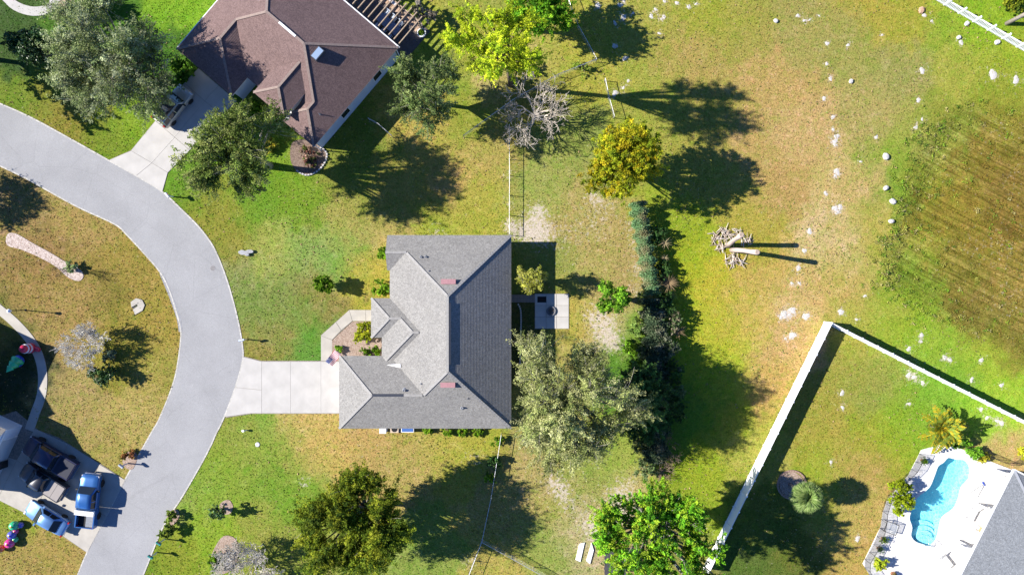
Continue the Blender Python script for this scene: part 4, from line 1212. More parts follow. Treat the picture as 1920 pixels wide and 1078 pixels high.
bare_tree('dry_bush', 'brown spiky dry bush just above the bright green bottom tree', 'bush', 1240, 882, 2.0, 1.4, mat('brown_twig', (.24, .17, .12)), 46, 3, 12, .05)

# palms
def palm(label, px, py, h, r, n, cols, seed, fan=False, lean=(0, 0), arc=(.0, 1.1), wd=.5, trunk_r=.16):
    rr = random.Random(seed); rng = np.random.default_rng(seed)
    t = thing('palm_tree', label, 'palm', P(px, py))
    top = Vector((lean[0], lean[1], h))
    MB().tube([(0, 0, -.1), tuple(top * .35 + Vector((lean[0] * -.05, 0, 0))), tuple(top * .7), tuple(top)], [trunk_r * 1.25, trunk_r, trunk_r * .95, trunk_r], 9).build('trunk', mat('palm_trunk', (.27, .23, .19), .9, .25, 9, .6), t, smooth=True)
    protos = []
    for k in range(3):
        C = []; Vs = []
        ns = 12
        q = []
        drop = (.5, .8, 1.15)[k]
        pos = lambda s_: Vector((s_ * (1 - .18 * drop * s_), 0, .45 * s_ - drop * .62 * s_ * s_))
        V = []
        for i in range(ns * 2):
            s_ = (i // 2 + .6) / ns
            sd = 1 if i % 2 else -1
            p = pos(s_ if not fan else .22 + .2 * s_)
            L = wd * (math.sin(math.pi * min(1, s_ * .9 + .12)) ** .7)
            if fan:
                an = (s_ - .5) * 1.1 * 1
                an = sd * s_ * 1.35
                e = p + Vector((math.cos(an) * .62, math.sin(an) * .62, -.12 - .1 * rr.random()))
            else:
                e = p + Vector((L * .55, sd * L * .8, -.12 * L))
            dd = (e - p); w_ = Vector((-dd.y, dd.x, 0)).normalized() * (.04 if fan else .045)
            V += [p - w_ * .6, (p + e) / 2 - w_, e, (p + e) / 2 + w_]
        for i in range(6):
            a_, b_ = pos(i / 6 * (1 if not fan else .58)), pos((i + 1) / 6 * (1 if not fan else .58))
            wv_ = Vector((0, .022 * (1 - i / 8), 0))
            V += [a_ - wv_, b_ - wv_, b_ + wv_, a_ + wv_]
        V = np.array([tuple(v) for v in V])
        cl = np.array(cols)[rng.integers(0, len(cols), len(V) // 4)] * rng.uniform(.8, 1.2, (len(V) // 4, 1))
        protos.append(mesh_quads('frond', V, cl, LEAF, t))
    used = [False] * 3
    for i in range(n):
        a = 2.39996 * i + rr.uniform(-.2, .2)
        f = i / n
        k = 0 if f < .3 else 1 if f < .65 else 2
        o = protos[k]
        if used[k]:
            o = protos[k].copy(); COL.objects.link(o)
        used[k] = True
        L = r * rr.uniform(.85, 1.1) * (.75 + .3 * f)
        o.location = top; o.scale = (L, L, L)
        o.rotation_euler = (rr.uniform(-.15, .15), -(arc[1] - (arc[1] - arc[0]) * f), a)
    return t
palm('spiky yellow-green palm at the top of the pool yard', 1745, 797, 1.6, 3.1, 30, [(.30, .34, .03), (.40, .37, .03), (.50, .38, .03), (.22, .30, .05)], 61, wd=.20)
palm('silvery fan palm standing in a round brick bed in the white-fenced yard', 1481, 908, 4.0, 1.95, 40, [(.20, .29, .08), (.28, .36, .13), (.13, .21, .05)], 62, fan=True, lean=(.1, -.1), arc=(-.35, 1.2))
palm('leaning palm trunk at the top right edge beyond the picket fence', 1887, 45, 6.5, 2.2, 24, [(.14, .2, .03), (.2, .25, .04)], 63, lean=(1.6, .6), trunk_r=.19)
for i, (px, py, r_) in enumerate(((1727, 862, .4), (1654, 1008, .28), (1646, 1026, .26))):
    pass

def rim_weeds(name, label, n, seed):
    rng = np.random.default_rng(seed)
    X_ = rng.uniform(36, 56, n); Y_ = rng.uniform(-6, 20.5, n)
    e = edge_dist(BASIN, X_, Y_); ins = inside(BASIN, X_, Y_)
    dens = np.where(ins, np.exp(-e / 1.6), np.exp(-e / .5)) * np.clip((49.5 - X_) / 8, .12, 1) * (.35 + .65 * (sines(X_, Y_, 31, 1.1) > -.1)) + np.where(ins, .05, 0)
    keep = rng.uniform(0, 1, n) < dens
    X_, Y_ = X_[keep], Y_[keep]; e = e[keep]; n = len(X_)
    per = 16
    Z_ = ground_z(X_, Y_)
    hh = rng.uniform(.05, .22, n) * (1 + .5 * np.exp(-e))
    C = np.repeat(np.stack([X_, Y_, Z_], 1), per, 0) + rng.normal(size=(n * per, 3)) * np.array([.13, .13, 0])
    C[:, 2] += np.repeat(hh, per) * rng.uniform(.15, 1, n * per)
    A = np.array([(.13, .24, .02), (.20, .28, .03), (.28, .28, .06), (.13, .2, .03), (.32, .28, .11)]) * 1.2
    k = rng.integers(0, 5, n)
    c_ = np.repeat(A[k] * rng.uniform(.75, 1.3, (n, 1)), per, 0) * rng.uniform(.85, 1.15, (n * per, 1))
    tag(mesh_quads(name, leaf_quads(C, np.zeros((n * per, 3)), .08, rng, .4), c_, LEAF), label, 'weeds', kind='stuff')
rim_weeds('rim_weeds', 'ragged tall weeds along the curved rim of the mown basin', 4200, 304)

# ------------------------------------------------------------------ vehicles
TYRE = mat('tyre_rubber', (.018, .018, .018), .85)
RIM = mat('alloy_rim', (.5, .5, .52), .3, metal=.8)
LAMP = mat('lamp_lens', (.7, .7, .7), .1, spec=.8)
TAIL = mat('tail_lens', (.35, .01, .01), .2, spec=.6)
TRIM = mat('dark_trim', (.03, .03, .03), .6)
def paint(name, c):
    return mat(name, c, .32, .04, 2, metal=.35, coat=.8, spec=.5)

def loft(stations, mb):
    """Rounded body through stations (x, half width, z low, z top, top inset)."""
    rings = []
    for (x, hw_, zl, zt_, ins) in stations:
        h = zt_ - zl
        half = [(hw_ * .86, zl), (hw_ * .97, zl + h * .22), (hw_, zl + h * .5), (hw_ * .985, zl + h * .76), (hw_ - ins * .35, zl + h * .93), (hw_ - ins, zt_), (hw_ * .35, zt_ + h * .015)]
        rings.append([(x, y, z) for y, z in half] + [(x, -y, z) for y, z in half[::-1]])
    n = len(rings[0]); P_ = [p for r in rings for p in r]; F_ = []
    for i in range(len(rings) - 1):
        for k_ in range(n):
            k2 = (k_ + 1) % n
            F_.append((i * n + k_, (i + 1) * n + k_, (i + 1) * n + k2, i * n + k2))
    F_.append(tuple(range(n))); F_.append(tuple((len(rings) - 1) * n + k_ for k_ in range(n))[::-1])
    mb.smooth = True
    mb.idx(P_, F_)
    return mb

def wheels(t, xs_, hw_, r=.35):
    src = None
    for x in xs_:
        for s_ in (-1, 1):
            M_ = Matrix.Rotation(math.pi / 2, 4, 'X')
            tb = MB(); tb.smooth = True; tb.lathe([(r * .6, -.11), (r * .93, -.11), (r, -.07), (r, .07), (r * .93, .11), (r * .6, .11)], 20, M=M_)
            o = tb.build('wheel', TYRE, t, (x, s_ * (hw_ - .1), r))
            MB().lathe([(0, -.09), (r * .62, -.10), (r * .62, .10), (0, .09)], 14, M=M_).build('rim', RIM, o)

def quad_panel(t, name, pts4, m, d=.012, parent=None):
    """Thin pane over four corners, pushed out along its normal."""
    p = [Vector(q) for q in pts4]
    nn = (p[1] - p[0]).cross(p[3] - p[0]).normalized() * d
    MB().idx([q + nn for q in p] + [q - nn for q in p], [(0, 1, 2, 3), (7, 6, 5, 4), (0, 4, 5, 1), (1, 5, 6, 2), (2, 6, 7, 3), (3, 7, 4, 0)]).__class__
    b = MB(); b.idx([q + nn for q in p] + [q - nn for q in p], [(0, 1, 2, 3), (7, 6, 5, 4), (0, 4, 5, 1), (1, 5, 6, 2), (2, 6, 7, 3), (3, 7, 4, 0)])
    return b.build(name, m, parent or t)

def cabin(t, body_m, xf, xrf, xrr, xr, zb, zt_, wb, wt, split=None):
    """Greenhouse: windscreen foot xf, roof front xrf, roof rear xrr, rear foot xr."""
    xm_ = (xrf + xrr) / 2
    st = [(xf, wb * .97, zb - .05, zb + .01), (xrf + .04, wt + (wb - wt) * .12, 0, zt_ - .03), (xm_, wt, 0, zt_ + .015), (xrr - .04, wt + (wb - wt) * .1, 0, zt_ - .02), (xr, wb * .95, zb - .05, zb + .01)]
    mb = MB(); mb.smooth = True
    B = [(xf, wb), (xrf * .5 + xf * .5, wb), (xm_, wb), (xrr * .5 + xr * .5, wb), (xr, wb * .95)]
    Tp = [(xf - .02, wb * .9, zb + .02), (xrf, wt, zt_ - .03), (xm_, wt, zt_), (xrr, wt * .97, zt_ - .03), (xr + .02, wb * .86, zb + .02)]
    P_ = []; F_ = []
    for i in range(5):
        (bx_, by_) = B[i]; (tx, ty, tz) = Tp[i]
        P_ += [(bx_, by_, zb - .06), (tx, ty, tz), (tx, ty * .45, tz + .035), (tx, -ty * .45, tz + .035), (tx, -ty, tz), (bx_, -by_, zb - .06)]
    for i in range(4):
        for k_ in range(5):
            a_ = i * 6 + k_
            F_.append((a_, a_ + 6, a_ + 7, a_ + 1))
    F_.append((0, 1, 2, 3, 4, 5)); F_.append((29, 28, 27, 26, 25, 24))
    mb.idx(P_, F_)
    mb.build('roof', body_m, t)
    e = .06
    def lerp(a_, b_, f): return tuple(a_[i] + (b_[i] - a_[i]) * f for i in range(3))
    # windscreen and rear window lie over the sloping ends
    for (nm, x0, x1, w0, w1, sgn) in (('windscreen', xf, xrf, wb * .88, wt * .93, 1), ('rear_window', xr, xrr, wb * .84, wt * .9, -1)):
        a0, a1 = lerp((x0, 0, zb + .03), (x1, 0, zt_ + .0), .08), lerp((x0, 0, zb + .03), (x1, 0, zt_ + .0), .90)
        q = [(a0[0], -w0, a0[2]), (a0[0], w0, a0[2]), (a1[0], w1, a1[2]), (a1[0], -w1, a1[2])]
        if sgn < 0: q = q[::-1]
        quad_panel(t, nm, [(p[0], p[1], p[2] + .03) for p in q], GLASS, .02)
    cuts = split or [.52]
    for s_ in (-1, 1):
        xs2 = [xrf - .0] + [xrf + (xrr - xrf) * c_ for c_ in cuts] + [xrr]
        xb2 = [xrf + (xf - xrf) * .62] + [xrf + (xrr - xrf) * c_ for c_ in cuts] + [xrr + (xr - xrr) * .5]
        for i in range(len(xs2) - 1):
            q = [(xb2[i] - .05, s_ * (wb * .985), zb + .03), (xb2[i + 1] + .05, s_ * (wb * .985), zb + .03), (xs2[i + 1] + .04, s_ * (wt + .025), zt_ - .10), (xs2[i] - .04, s_ * (wt + .025), zt_ - .10)]
            if s_ < 0: q = q[::-1]
            quad_panel(t, 'side_window', q[::-1] if s_ > 0 else q[::-1], GLASS, .015)

def place(px, py, dx, dy):
    p = P(px, py, .8)
    return (p.x, p.y, .05), math.atan2(-dy, dx)

def lamps(t, L, W, zf, zr_):
    for s_ in (-1, 1):
        MB().box(-.14, .03, -.17, .17, -.07, .08).build('headlight', LAMP, t, (L / 2 - .12, s_ * (W / 2 - .27), zf))
        MB().box(-.03, .10, -.10, .10, -.14, .14).build('tail_light', TAIL, t, (-L / 2 + .05, s_ * (W / 2 - .14), zr_))

def mirrors(t, x, W, z, m):
    for s_ in (-1, 1):
        MB().box(-.08, .08, -.12, .12, -.08, .08).build('mirror', m, t, (x, s_ * (W / 2 + .1), z))

def sedan(label, px, py, dx, dy, color_m, L=4.75, W=1.84):
    loc, rz = place(px, py, dx, dy)
    t = thing('sedan', label, 'car', loc, rz)
    h = L / 2; w = W / 2
    mb = loft([(h, w * .70, .28, .52, .1), (h - .10, w * .86, .22, .62, .12), (h - .55, w * .96, .2, .73, .14), (h - 1.3, w, .2, .84, .13), (.5, w, .2, .88, .09), (-.9, w, .2, .90, .09), (-h + .75, w * .98, .2, .92, .12), (-h + .2, w * .9, .24, .90, .13), (-h, w * .78, .34, .74, .1)], MB())
    mb.build('body', color_m, t)
    cabin(t, color_m, h - 1.35, h - 2.1, -h + 1.35, -h + .62, .86, 1.40, w * .90, w * .66)
    wheels(t, (h - .92, -h + .98), w, .33)
    lamps(t, L, W, .62, .72); mirrors(t, h - 1.75, W, .95, color_m)
    MB().box(h - .04, h + .02, -.5, .5, .32, .46).build('grille', TRIM, t)
    return t

def suv(label, px, py, dx, dy, color_m, L=4.6, W=1.88):
    loc, rz = place(px, py, dx, dy)
    t = thing('suv', label, 'car', loc, rz)
    h = L / 2; w = W / 2
    loft([(h, w * .74, .34, .72, .1), (h - .12, w * .9, .28, .86, .12), (h - .6, w * .98, .26, .98, .13), (h - 1.15, w, .26, 1.04, .12), (.4, w, .26, 1.02, .06), (-h + .4, w, .28, 1.02, .06), (-h + .1, w * .95, .3, 1.0, .06), (-h, w * .86, .42, .95, .06)], MB()).build('body', color_m, t)
    cabin(t, color_m, h - 1.15, h - 1.75, -h + .42, -h + .12, 1.0, 1.66, w * .93, w * .76, [.36, .72])
    wheels(t, (h - .88, -h + .88), w, .36)
    lamps(t, L, W, .84, 1.1); mirrors(t, h - 1.5, W, 1.08, TRIM)
    MB().box(-h + .5, h - 1.95, -w * .66, w * .66, 1.675, 1.69).build('sunroof_panel', mat('dark_roof_panel', (.05, .05, .055), .25, spec=.6), t)
    for s_ in (-1, 1): MB().bar((h - 1.85, s_ * w * .68, 1.75), (-h + .5, s_ * w * .68, 1.75), .05, .05).build('roof_rail', TRIM, t)
    for x in (h - 2.1, h - 2.7, h - 3.2, -h + .75): MB().bar((x, -w * .68, 1.77), (x, w * .68, 1.77), .05, .04).build('roof_bar', TRIM, t)
    return t

def pickup(label, px, py, dx, dy, color_m, L=5.6, W=1.98, cover=None, box=None, bedm=None, cab=2.0, mat_half=False):
    loc, rz = place(px, py, dx, dy)
    t = thing('pickup_truck', label, 'pickup', loc, rz)
    h = L / 2; w = W / 2
    xb = h - 1.55 - cab                       # rear of the cab
    loft([(h, w * .78, .42, .86, .1), (h - .1, w * .93, .36, 1.0, .12), (h - .5, w * .985, .34, 1.10, .13), (h - 1.2, w, .34, 1.16, .12), (xb + .6, w, .34, 1.14, .05), (xb, w, .34, 1.14, .05)], MB()).build('body', color_m, t)
    cabin(t, color_m, h - 1.15, h - 1.85, xb + .28, xb + .04, 1.13, 1.80, w * .93, w * .75, [.52])
    # bed: floor, two sides, front wall, tailgate
    bm = bedm or mat('bed_liner', (.02, .02, .022), .8)
    MB().box(-h + .06, xb - .02, -w * .97, w * .97, .42, .72).build('chassis', color_m, t)
    MB().box(-h + .08, xb - .06, -w * .9, w * .9, .722, .76).build('bed_floor', bm, t)
    for s_ in (-1, 1):
        a_, b_ = sorted((s_ * w * .87, s_ * w * .99))
        MB().box(-h + .02, xb - .03, a_, b_, .5, 1.17).build('bed_side', color_m, t)
    MB().box(xb - .12, xb - .035, -w * .86, w * .86, .76, 1.15).build('bed_front', color_m, t)
    MB().box(-h, -h + .09, -w * .86, w * .86, .6, 1.155).build('tailgate', color_m, t)
    if cover:
        MB().box(-h + .1, xb - .13, -w * .865, w * .865, 1.165, 1.20).build('bed_cover', cover, t)
        MB().box((-h + xb) / 2 - .01, (-h + xb) / 2 + .01, -w * .86, w * .86, 1.2, 1.21).build('cover_seam', TRIM, t)
    if box:
        o = MB().box(xb - .56, xb - .08, -w * .99, w * .99, 1.175, 1.42).build('tool_box', box, t)
        MB().box(xb - .54, xb - .10, -.02, .02, 1.42, 1.43).build('lid_seam', STEEL, o)
    if mat_half:
        MB().box(-h + .12, xb - .62, -w * .84, -.05, .765, 1.0).build('cargo_box', mat('grey_cargo', (.22, .23, .25), .8, .3, 12), t)
    wheels(t, (h - .98, -h + 1.15), w, .39)
    lamps(t, L, W, .92, .95); mirrors(t, h - 1.55, W, 1.2, TRIM)
    MB().box(h - .06, h + .07, -w * .8, w * .8, .46, .66).build('front_bumper', mat('chrome', (.6, .6, .62), .2, metal=.9), t)
    MB().box(-h - .1, -h + .02, -w * .85, w * .85, .46, .62).build('rear_bumper', mat('chrome', (.6, .6, .62)), t)
    return t

suv('silver-beige suv with black roof bars parked under the large oak', 325, 199, 50, -63, paint('champagne_paint', (.42, .39, .34)))
pickup('black crew-cab pickup in the shade, nearest the lawn', 95, 857, -.856, -.517, paint('navy_paint', (.012, .013, .05)), 5.7, 2.0, cover=mat('black_cover', (.012, .014, .03), .5), cab=2.3)
pickup('dark grey pickup with a pale bed cover between the black pickup and the blue sedan', 82, 902, -.84, -.542, paint('charcoal_paint', (.045, .045, .05)), 5.0, 1.85, cover=mat('grey_cover', (.28, .25, .23), .7, .05, 3), cab=1.6)
pickup('bright blue pickup with a white tool box at the road edge', 167, 938, .115, -.993, paint('blue_paint', (.03, .12, .33)), 5.5, 1.98, box=WHITE, cab=2.0, mat_half=True)
sedan('light blue sedan on the sunny edge of the lower-left driveway', 86, 971, -.86, -.51, paint('light_blue_paint', (.13, .26, .48)))

# ------------------------------------------------------------------ fences
def unit2(a, b):
    d = Vector((b[0] - a[0], b[1] - a[1])); L = d.length
    return d / L, L

def vinyl_run(label, A, B, h=1.83, step=1.77, skip_first=False):
    a = P(*A); b = P(*B)
    d, L = unit2(a, b)
    n = max(1, round(L / step))
    t = thing('privacy_fence', label, 'fence', a, math.atan2(d.y, d.x))
    s_ = L / n
    post = pan = None
    for i in range(n + 1):
        if i == 0 and skip_first: continue
        if post is None:
            post = MB().box(-.065, .065, -.065, .065, 0, h + .06).build('post', VINYL, t)
            cp = MB(); cp.idx([(-.08, -.08, h + .06), (.08, -.08, h + .06), (.08, .08, h + .06), (-.08, .08, h + .06), (0, 0, h + .13)], [(0, 1, 4), (1, 2, 4), (2, 3, 4), (3, 0, 4), (3, 2, 1, 0)])
            cp.build('cap', VINYL, post); o = post
        else: o = dup(post, t)
        o.location = (i * s_, 0, 0)
    for i in range(n):
        if pan is None:
            q = MB(); q.box(.066, s_ - .066, -.03, .03, h - .12, h).box(.066, s_ - .066, -.03, .03, .06, .2)
            w_ = (s_ - .14) / 11
            for k_ in range(11): q.box(.07 + k_ * w_ + .004, .07 + (k_ + 1) * w_ - .004, -.018, .018, .2, h - .12)
            q.box(.07, s_ - .07, -.006, .006, .2, h - .12)
            pan = q.build('panel', VINYL, t); o = pan
        else: o = dup(pan, t)
        o.location = (i * s_, 0, 0)
    return t
vinyl_run('tall white vinyl fence running from the corner down to the bright green tree', (1545, 604), (1318, 1064))
vinyl_run('tall white vinyl fence running from the corner to the right edge', (1545, 604), (1990, 830), skip_first=True)

def picket_run(label, A, B, h=1.25, step=1.85):
    a = P(*A); b = P(*B); d, L = unit2(a, b)
    n = round(L / step); s_ = L / n
    t = thing('picket_fence', label, 'fence', a, math.atan2(d.y, d.x))
    post = None; pk = None
    for i in range(n + 1):
        if post is None:
            post = MB().box(-.07, .07, -.07, .07, 0, h + .08).build('post', VINYL, t); o = post
            q = MB(); q.idx([(-.09, -.09, h + .08), (.09, -.09, h + .08), (.09, .09, h + .08), (-.09, .09, h + .08), (0, 0, h + .16)], [(0, 1, 4), (1, 2, 4), (2, 3, 4), (3, 0, 4), (3, 2, 1, 0)]); q.build('cap', VINYL, post)
        else: o = dup(post, t)
        o.location = (i * s_, 0, 0)
    for i in range(n):
        for z in (.16, .86):
            MB().box(.07, s_ - .07, -.04, .04, z, z + .13).build('rail', VINYL, t, (i * s_, 0, 0))
        np_ = 10
        for k_ in range(np_):
            x = .07 + (s_ - .14) * (k_ + .5) / np_
            f = abs((k_ + .5) / np_ * 2 - 1)
            if pk is None:
                q = MB(); q.box(-.04, .04, -.055, -.042, .08, 1.0); q.idx([(-.04, -.055, 1.0), (.04, -.055, 1.0), (.04, -.042, 1.0), (-.04, -.042, 1.0), (0, -.055, 1.05), (0, -.042, 1.05)], [(0, 1, 4), (3, 5, 2), (0, 4, 5, 3), (1, 2, 5, 4)])
                pk = q.build('picket', VINYL, t); o = pk
            else:
                o = pk.copy(); COL.objects.link(o)
            o.location = (i * s_ + x, 0, 0); o.scale = (1, 1, .88 + .26 * f * f)
    return t
picket_run('white picket fence with scalloped top at the upper right corner', (1715, -22), (1960, 120))

def wire_run(label, line, h=1.05, step=2.0, rail=True, post_m=STEEL):
    L = [P(*q) for q in line]
    t = thing('wire_fence', label, 'fence', L[0])
    o0 = L[0]
    mesh = MB(); src = None
    for i in range(len(L) - 1):
        a, b = L[i], L[i + 1]; ln = (b - a).length; n = max(1, round(ln / step))
        for k_ in range(n + (1 if i == len(L) - 2 else 0)):
            p = a + (b - a) * (k_ / n) - o0
            if src is None: src = MB().tube([(0, 0, -.05), (0, 0, h + .04)], .035, 7).build('post', post_m, t); o = src
            else: o = src.copy(); COL.objects.link(o)
            o.location = p
        A_, B_ = a - o0, b - o0
        if rail: MB().tube([A_ + Vector((0, 0, h)), B_ + Vector((0, 0, h))], .028, 6).build('top_rail', post_m, t)
        m_ = int(ln / .16)
        for k_ in range(m_):
            for s_ in (0, 1):
                for r_ in range(3):
                    z0 = .04 + r_ * (h - .06) / 3; z1 = .04 + (r_ + 1) * (h - .06) / 3
                    u0, u1 = k_ / m_, (k_ + 1) / m_
                    if s_: u0, u1 = u1, u0
                    p, q = A_ + (B_ - A_) * u0, A_ + (B_ - A_) * u1
                    mesh.bar((p.x, p.y, z0), (q.x, q.y, z1), .007, .007)
    tag(mesh.build('wire_mesh', post_m, t), kind='stuff')
    return t
LGREY = mat('light_fence_steel', (.42, .42, .43), .45, .08, 5, metal=.2)
wire_run('thin wire fence running from the bare tree down to the house corner', [(955, 238), (955.5, 330), (955, 441)], 1.0, 1.98, True, LGREY)
wire_run('thin wire fence running south from the house past the small round shrubs', [(940, 812), (934, 850), (921, 930), (904, 1010), (872, 1092)], 1.0, 2.2, True, LGREY)
wire_run('thin wire fence branching off toward the bottom edge right of the olive oak', [(905, 1010), (960, 1040), (1040, 1085)], 1.0, 2.2, True, LGREY)
wire_run('thin wire fence along the grass right of the tree at the top edge', [(1058, -10), (1083, 55), (1117, 117)], 1.0, 2.2, True, STEEL)
wire_run('short white-railed fence above the golden tree', [(1133, 152), (1140, 186), (1150, 222)], .9, 2.0, True, LGREY)
wire_run('wire fence from the brown-roofed house to the grey-green oak', [(694, 226), (712, 236), (737, 258)], 1.0, 1.5, True, LGREY)
wire_run('low wire fence crossing the grass under the bare tree toward the top fence', [(870, 258), (965, 190), (1046, 145), (1117, 117)], 1.0, 2.4, True, STEEL)

MESHM = None
def mesh_fabric():
    m = bpy.data.materials.new('pool_fence_mesh'); m.use_nodes = True
    t = m.node_tree; b = t.nodes['Principled BSDF']; b.inputs['Base Color'].default_value = (.02, .02, .025, 1); b.inputs['Roughness'].default_value = .7
    tr = t.nodes.new('ShaderNodeBsdfTransparent'); mx = t.nodes.new('ShaderNodeMixShader'); mx.inputs[0].default_value = .2
    t.links.new(tr.outputs[0], mx.inputs[1]); t.links.new(b.outputs[0], mx.inputs[2]); t.links.new(mx.outputs[0], t.nodes['Material Output'].inputs[0])
    return m
MESHM = mesh_fabric()
def pool_fence(label, line, h=1.2):
    L = smooth_line([tuple(P(*q))[:2] for q in line], 3)
    L = resample(L, max(3, int(sum(math.dist(L[i], L[i + 1]) for i in range(len(L) - 1)) / .9) + 1))
    o0 = Vector((*L[0], 0)); t = thing('pool_fence', label, 'fence', o0)
    src = None
    for i, p in enumerate(L):
        if src is None: src = MB().tube([(0, 0, 0), (0, 0, h)], .02, 6).build('post', BLACK, t); o = src
        else: o = src.copy(); COL.objects.link(o)
        o.location = (p[0] - o0.x, p[1] - o0.y, .03)
    for i in range(len(L) - 1):
        a = Vector((L[i][0] - o0.x, L[i][1] - o0.y, 0)); b = Vector((L[i + 1][0] - o0.x, L[i + 1][1] - o0.y, 0))
        MB().bar(a + Vector((0, 0, h * .5 + .05)), b + Vector((0, 0, h * .5 + .05)), .004, h - .08).build('mesh_panel', MESHM, t)
        MB().bar(a + Vector((0, 0, h + .01)), b + Vector((0, 0, h + .01)), .035, .03).build('top_rail', BLACK, t)
pool_fence('black mesh pool fence curving along the left side of the pool deck', [(1722, 850), (1707, 880), (1680, 905), (1660, 935), (1652, 960), (1650, 985), (1634, 1025), (1618, 1058), (1640, 1088)])
pool_fence('black mesh pool fence along the top of the pool deck', [(1790, 832), (1830, 845), (1870, 862), (1895, 868), (1925, 850)])

# ------------------------------------------------------------------ pool and its deck
DECKM = mat('white_deck', (.66, .64, .61), .8, .05, 1.5, .1, fine=7)
deck_px = [(1727, 843), (1760, 834), (1795, 838), (1850, 862), (1897, 880), (1862, 955), (1790, 1100), (1645, 1100), (1617, 1056), (1651, 987), (1655, 960), (1664, 935), (1703, 890)]
dk = pts(deck_px)
bm = bmesh.new()
def loop_edges(L, z):
    vs = [bm.verts.new((x, y, z)) for x, y in L]
    return [bm.edges.new((vs[i], vs[(i + 1) % len(vs)])) for i in range(len(vs))], vs
e1, v1 = loop_edges(dk, .06); e2, v2 = loop_edges(POOL, .06)
bmesh.ops.triangle_fill(bm, use_beauty=True, edges=e1 + e2, normal=(0, 0, 1))
ex_ = bmesh.ops.extrude_face_region(bm, geom=list(bm.faces))
for v in [g for g in ex_['geom'] if isinstance(g, bmesh.types.BMVert)]: v.co.z = -.02
bmesh.ops.recalc_face_normals(bm, faces=list(bm.faces))
dm = bpy.data.meshes.new('pool_deck'); bm.to_mesh(dm); bm.free(); dm.materials.append(DECKM)
deck = bpy.data.objects.new('pool_deck', dm); COL.objects.link(deck); struct(deck)
pool = thing('swimming_pool', 'kidney-shaped turquoise swimming pool in the white deck', 'pool', P(1757, 940))
pc = P(1757, 940); PL = [(x - pc.x, y - pc.y) for x, y in POOL]
PLAST = mat('pool_plaster', (.50, .74, .79), .8, .06, 3, .1)
DEP = -1.15
mb = MB()
mb.face([(x, y, DEP) for x, y in (PL if sum(PL[i][0] * PL[(i + 1) % len(PL)][1] - PL[(i + 1) % len(PL)][0] * PL[i][1] for i in range(len(PL))) > 0 else PL[::-1])])
mb.build('pool_floor', PLAST, pool)
mb = MB(); n = len(PL)
for i in range(n):
    j = (i + 1) % n
    mb.face([(*PL[i], .0), (*PL[j], .0), (*PL[j], DEP), (*PL[i], DEP)])
mb.build('pool_wall', PLAST, pool)
def coping(scale0, scale1, z0, z1, name, m_, parent):
    q = MB()
    for i in range(n):
        j = (i + 1) % n
        def off(k_, d_):
            a = Vector(PL[k_ - 1]); b = Vector(PL[(k_ + 1) % n]); tt = (b - a).normalized(); nn = Vector((tt.y, -tt.x))
            if sum(PL[q_][0] * PL[(q_ + 1) % n][1] - PL[(q_ + 1) % n][0] * PL[q_][1] for q_ in range(n)) < 0: nn = -nn
            return Vector(PL[k_]) + nn * d_
        a, b, c_, d_ = off(i, scale0), off(j, scale0), off(j, scale1), off(i, scale1)
        q.face([(*a, z1), (*b, z1), (*c_, z1), (*d_, z1)]); q.face([(*a, z0), (*b, z0), (*b, z1), (*a, z1)][::-1]); q.face([(*d_, z0), (*c_, z0), (*c_, z1), (*d_, z1)])
    return q.build(name, m_, parent)
coping(-.04, .26, -.06, .085, 'coping', mat('coping_stone', (.70, .69, .66), .7, .05, 4), pool)
stp = P(1737, 1013) - pc
for r_, z in ((1.75, -.85), (1.3, -.58), (.85, -.32)):
    q = MB(); q.lathe([(r_, DEP), (r_, z), (0, z)], 24, (stp.x, stp.y + .1, 0)); q.build('step', mat('pool_step', (.62, .78, .80), .8), pool)
